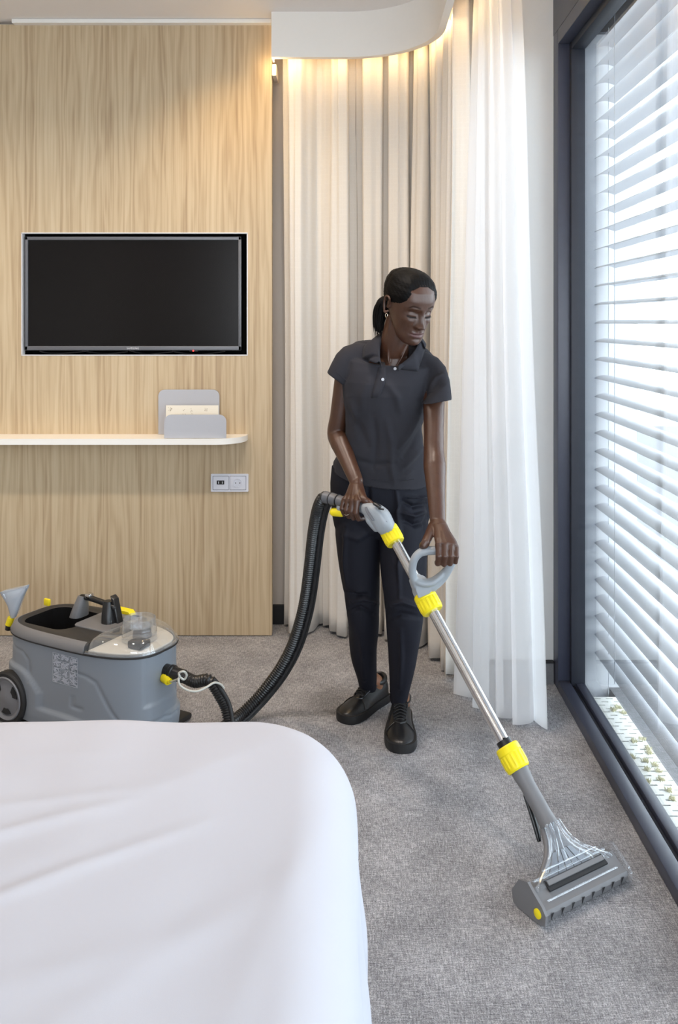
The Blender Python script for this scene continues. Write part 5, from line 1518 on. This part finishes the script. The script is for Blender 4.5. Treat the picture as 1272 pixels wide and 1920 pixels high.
for path, amp, w in (([(742, 915), (746, 950), (750, 990), (748, 1060), (750, 1120)], .006, 4), ([(755, 940), (775, 950), (803, 945)], -.006, 4), ([(752, 960), (775, 968), (800, 960)], .006, 4), ([(755, 975), (778, 985), (800, 978)], -.006, 4.5), ([(760, 930), (785, 935), (803, 930)], .005, 4),
                     ([(692, 912), (693, 935), (688, 955)], -.004, 3), ([(650, 985), (648, 1050), (652, 1100)], .004, 4), ([(652, 1110), (668, 1118), (690, 1116)], -.006, 4), ([(660, 1128), (682, 1122), (705, 1132)], .006, 4), ([(655, 1145), (676, 1140), (704, 1152)], -.005, 4),
                     ([(730, 1135), (755, 1128), (782, 1138)], .005, 5), ([(732, 1160), (752, 1152), (786, 1156)], -.004, 5), ([(752, 1180), (754, 1230), (750, 1290)], .004, 4), ([(740, 1040), (760, 1060), (790, 1050)], -.003, 7), ([(676, 1190), (682, 1240), (684, 1275)], .003, 4),
                     ([(716, 975), (735, 1010), (742, 1050)], -.005, 5), ([(640, 1000), (672, 1010), (704, 990)], .003, 6), ([(802, 945), (798, 990), (795, 1030)], -.003, 3)):
    dn += fold(path, amp, w)
dn += .0030 * np.array([mnoise.noise(Vector((c[0] * 10, c[1] * 10, c[2] * 4))) for c in co])
dn *= np.where(fr, 2.7, .8)
co += no * dn[:, None]
me.vertices.foreach_set('co', co.reshape(-1)); me.update()
tr = meobj('trousers', me, 'trouser', woman)

# shoes
def shoe(heel, toe, flip):
    fd = (toe - heel).normalized(); sd = Vector((fd.y, -fd.x, 0)) * flip; Ls = (toe - heel).length
    sh = bpy.data.objects.new('shoe', None); C.objects.link(sh); sh.location = heel; sh.parent = woman; sh.matrix_parent_inverse = world_of(woman).inverted()
    X = lambda t, y, z: heel + fd * (t * Ls) + sd * y + UP * z
    prof = [(.0, .024, .090), (.03, .033, .098), (.12, .038, .090), (.25, .040, .088), (.36, .042, .088), (.48, .046, .078), (.60, .050, .065), (.72, .052, .054), (.84, .049, .048), (.93, .039, .042), (.985, .022, .034), (1.0, .008, .028)]
    cy = lambda t: .006 * math.sin(PI * t)
    bm = B(); rings = []
    for t, w, h in prof:
        ring = []
        for i in range(28):
            a = 2 * PI * i / 28; c, q = math.cos(a), math.sin(a)
            z = .018 + (h - .018) * (max(q, 0) ** .75 if t > .3 else max(q, 0) ** .5)
            y = cy(t) + math.copysign(abs(c) ** .8, c) * w * (1 - (.42 if .2 < t < .62 else .24) * max(q, 0) ** 1.5)
            if q < 0: z = .018 + q * .006
            ring.append(X(t, y, z))
        rings.append(ring)
    loft(bm, rings); up = obj('upper', bm, 'leather', sh, angle=70); md = up.modifiers.new('s', 'SUBSURF'); md.levels = 1; md.render_levels = 1
    n = 60; o_ = []
    A = np.array(prof)
    for i in range(n):
        a = 2 * PI * i / n; t = .5 - .5 * math.cos(a) ; w = np.interp(t, A[:, 0], A[:, 1]) + .0045
        tt = -.015 + 1.035 * t; w = w * (1 if .02 < t < .98 else .8)
        o_.append((tt, cy(t) + (w if a < PI else -w)))
    bm = B(); loft(bm, [[X(t, y * k, z) for t, y in o_] for k, z in ((.96, .0005), (1, .004), (1.0, .026), (.985, .030), (.90, .030))]); obj('sole', bm, 'soleblk', sh, angle=50)
    # padded collar round the ankle
    bm = B(); cpts = []
    for i in range(25):
        a = 2 * PI * i / 24; t = .165 + .135 * math.cos(a); cpts.append(X(t, cy(t) + .031 * math.sin(a), .086 + (.012 * max(0, -math.cos(a)))))
    tube(bm, cpts, [(.010, .008)] * 25, 10); obj('ankle_collar', bm, 'leather', sh)
    # tongue, facings and laces
    bm = B(); tube(bm, [X(.30, cy(.3), .092), X(.36, cy(.36), .088), X(.46, cy(.46), .078), X(.58, cy(.58), .064)], [(.020, .006), (.022, .006), (.021, .005), (.018, .004)], 14, up=tuple(sd), smooth_k=3, round_ends=True); obj('tongue', bm, 'leather', sh)
    for s in (-1, 1):
        bm = B(); tube(bm, [X(.30, cy(.3) + s * .027, .082), X(.42, cy(.42) + s * .024, .077), X(.54, cy(.54) + s * .021, .067), X(.62, cy(.62) + s * .018, .060), X(.66, cy(.66), .0595)], .0035, 8, smooth_k=3, round_ends=True); obj('facing', bm, 'leather', sh)
        bm = B(); tube(bm, [X(.62, cy(.62) + s * .018, .059), X(.66, cy(.66) + s * .034, .050), X(.70, cy(.7) + s * .050, .034)], .0018, 6, smooth_k=3); obj('toe_seam', bm, 'leather', sh)
    for k in range(6):
        t = .34 + .045 * k; z = np.interp(t, A[:, 0], A[:, 2]) + .007 - .001 * k
        for s in (-1, 1):
            bm = B(); tube(bm, [X(t - .012 * s, cy(t) - .022, z - .006), X(t, cy(t), z + .003), X(t + .018 * s, cy(t) + .022, z - .006)], [(.0020, .0034)] * 3, 8, smooth_k=3, up=tuple(UP)); obj('lace', bm, 'lace', sh)
    bm = B()
    for s in (-1, 1): tube(bm, [X(.34, cy(.34), .092), X(.33, s * .012, .098), X(.35, s * .022, .092), X(.36, s * .012, .090), X(.35, 0, .092)], .0022, 6, smooth_k=4)
    obj('bow', bm, 'lace', sh)
shoe(*FT[0], 1); shoe(*FT[1], 1)
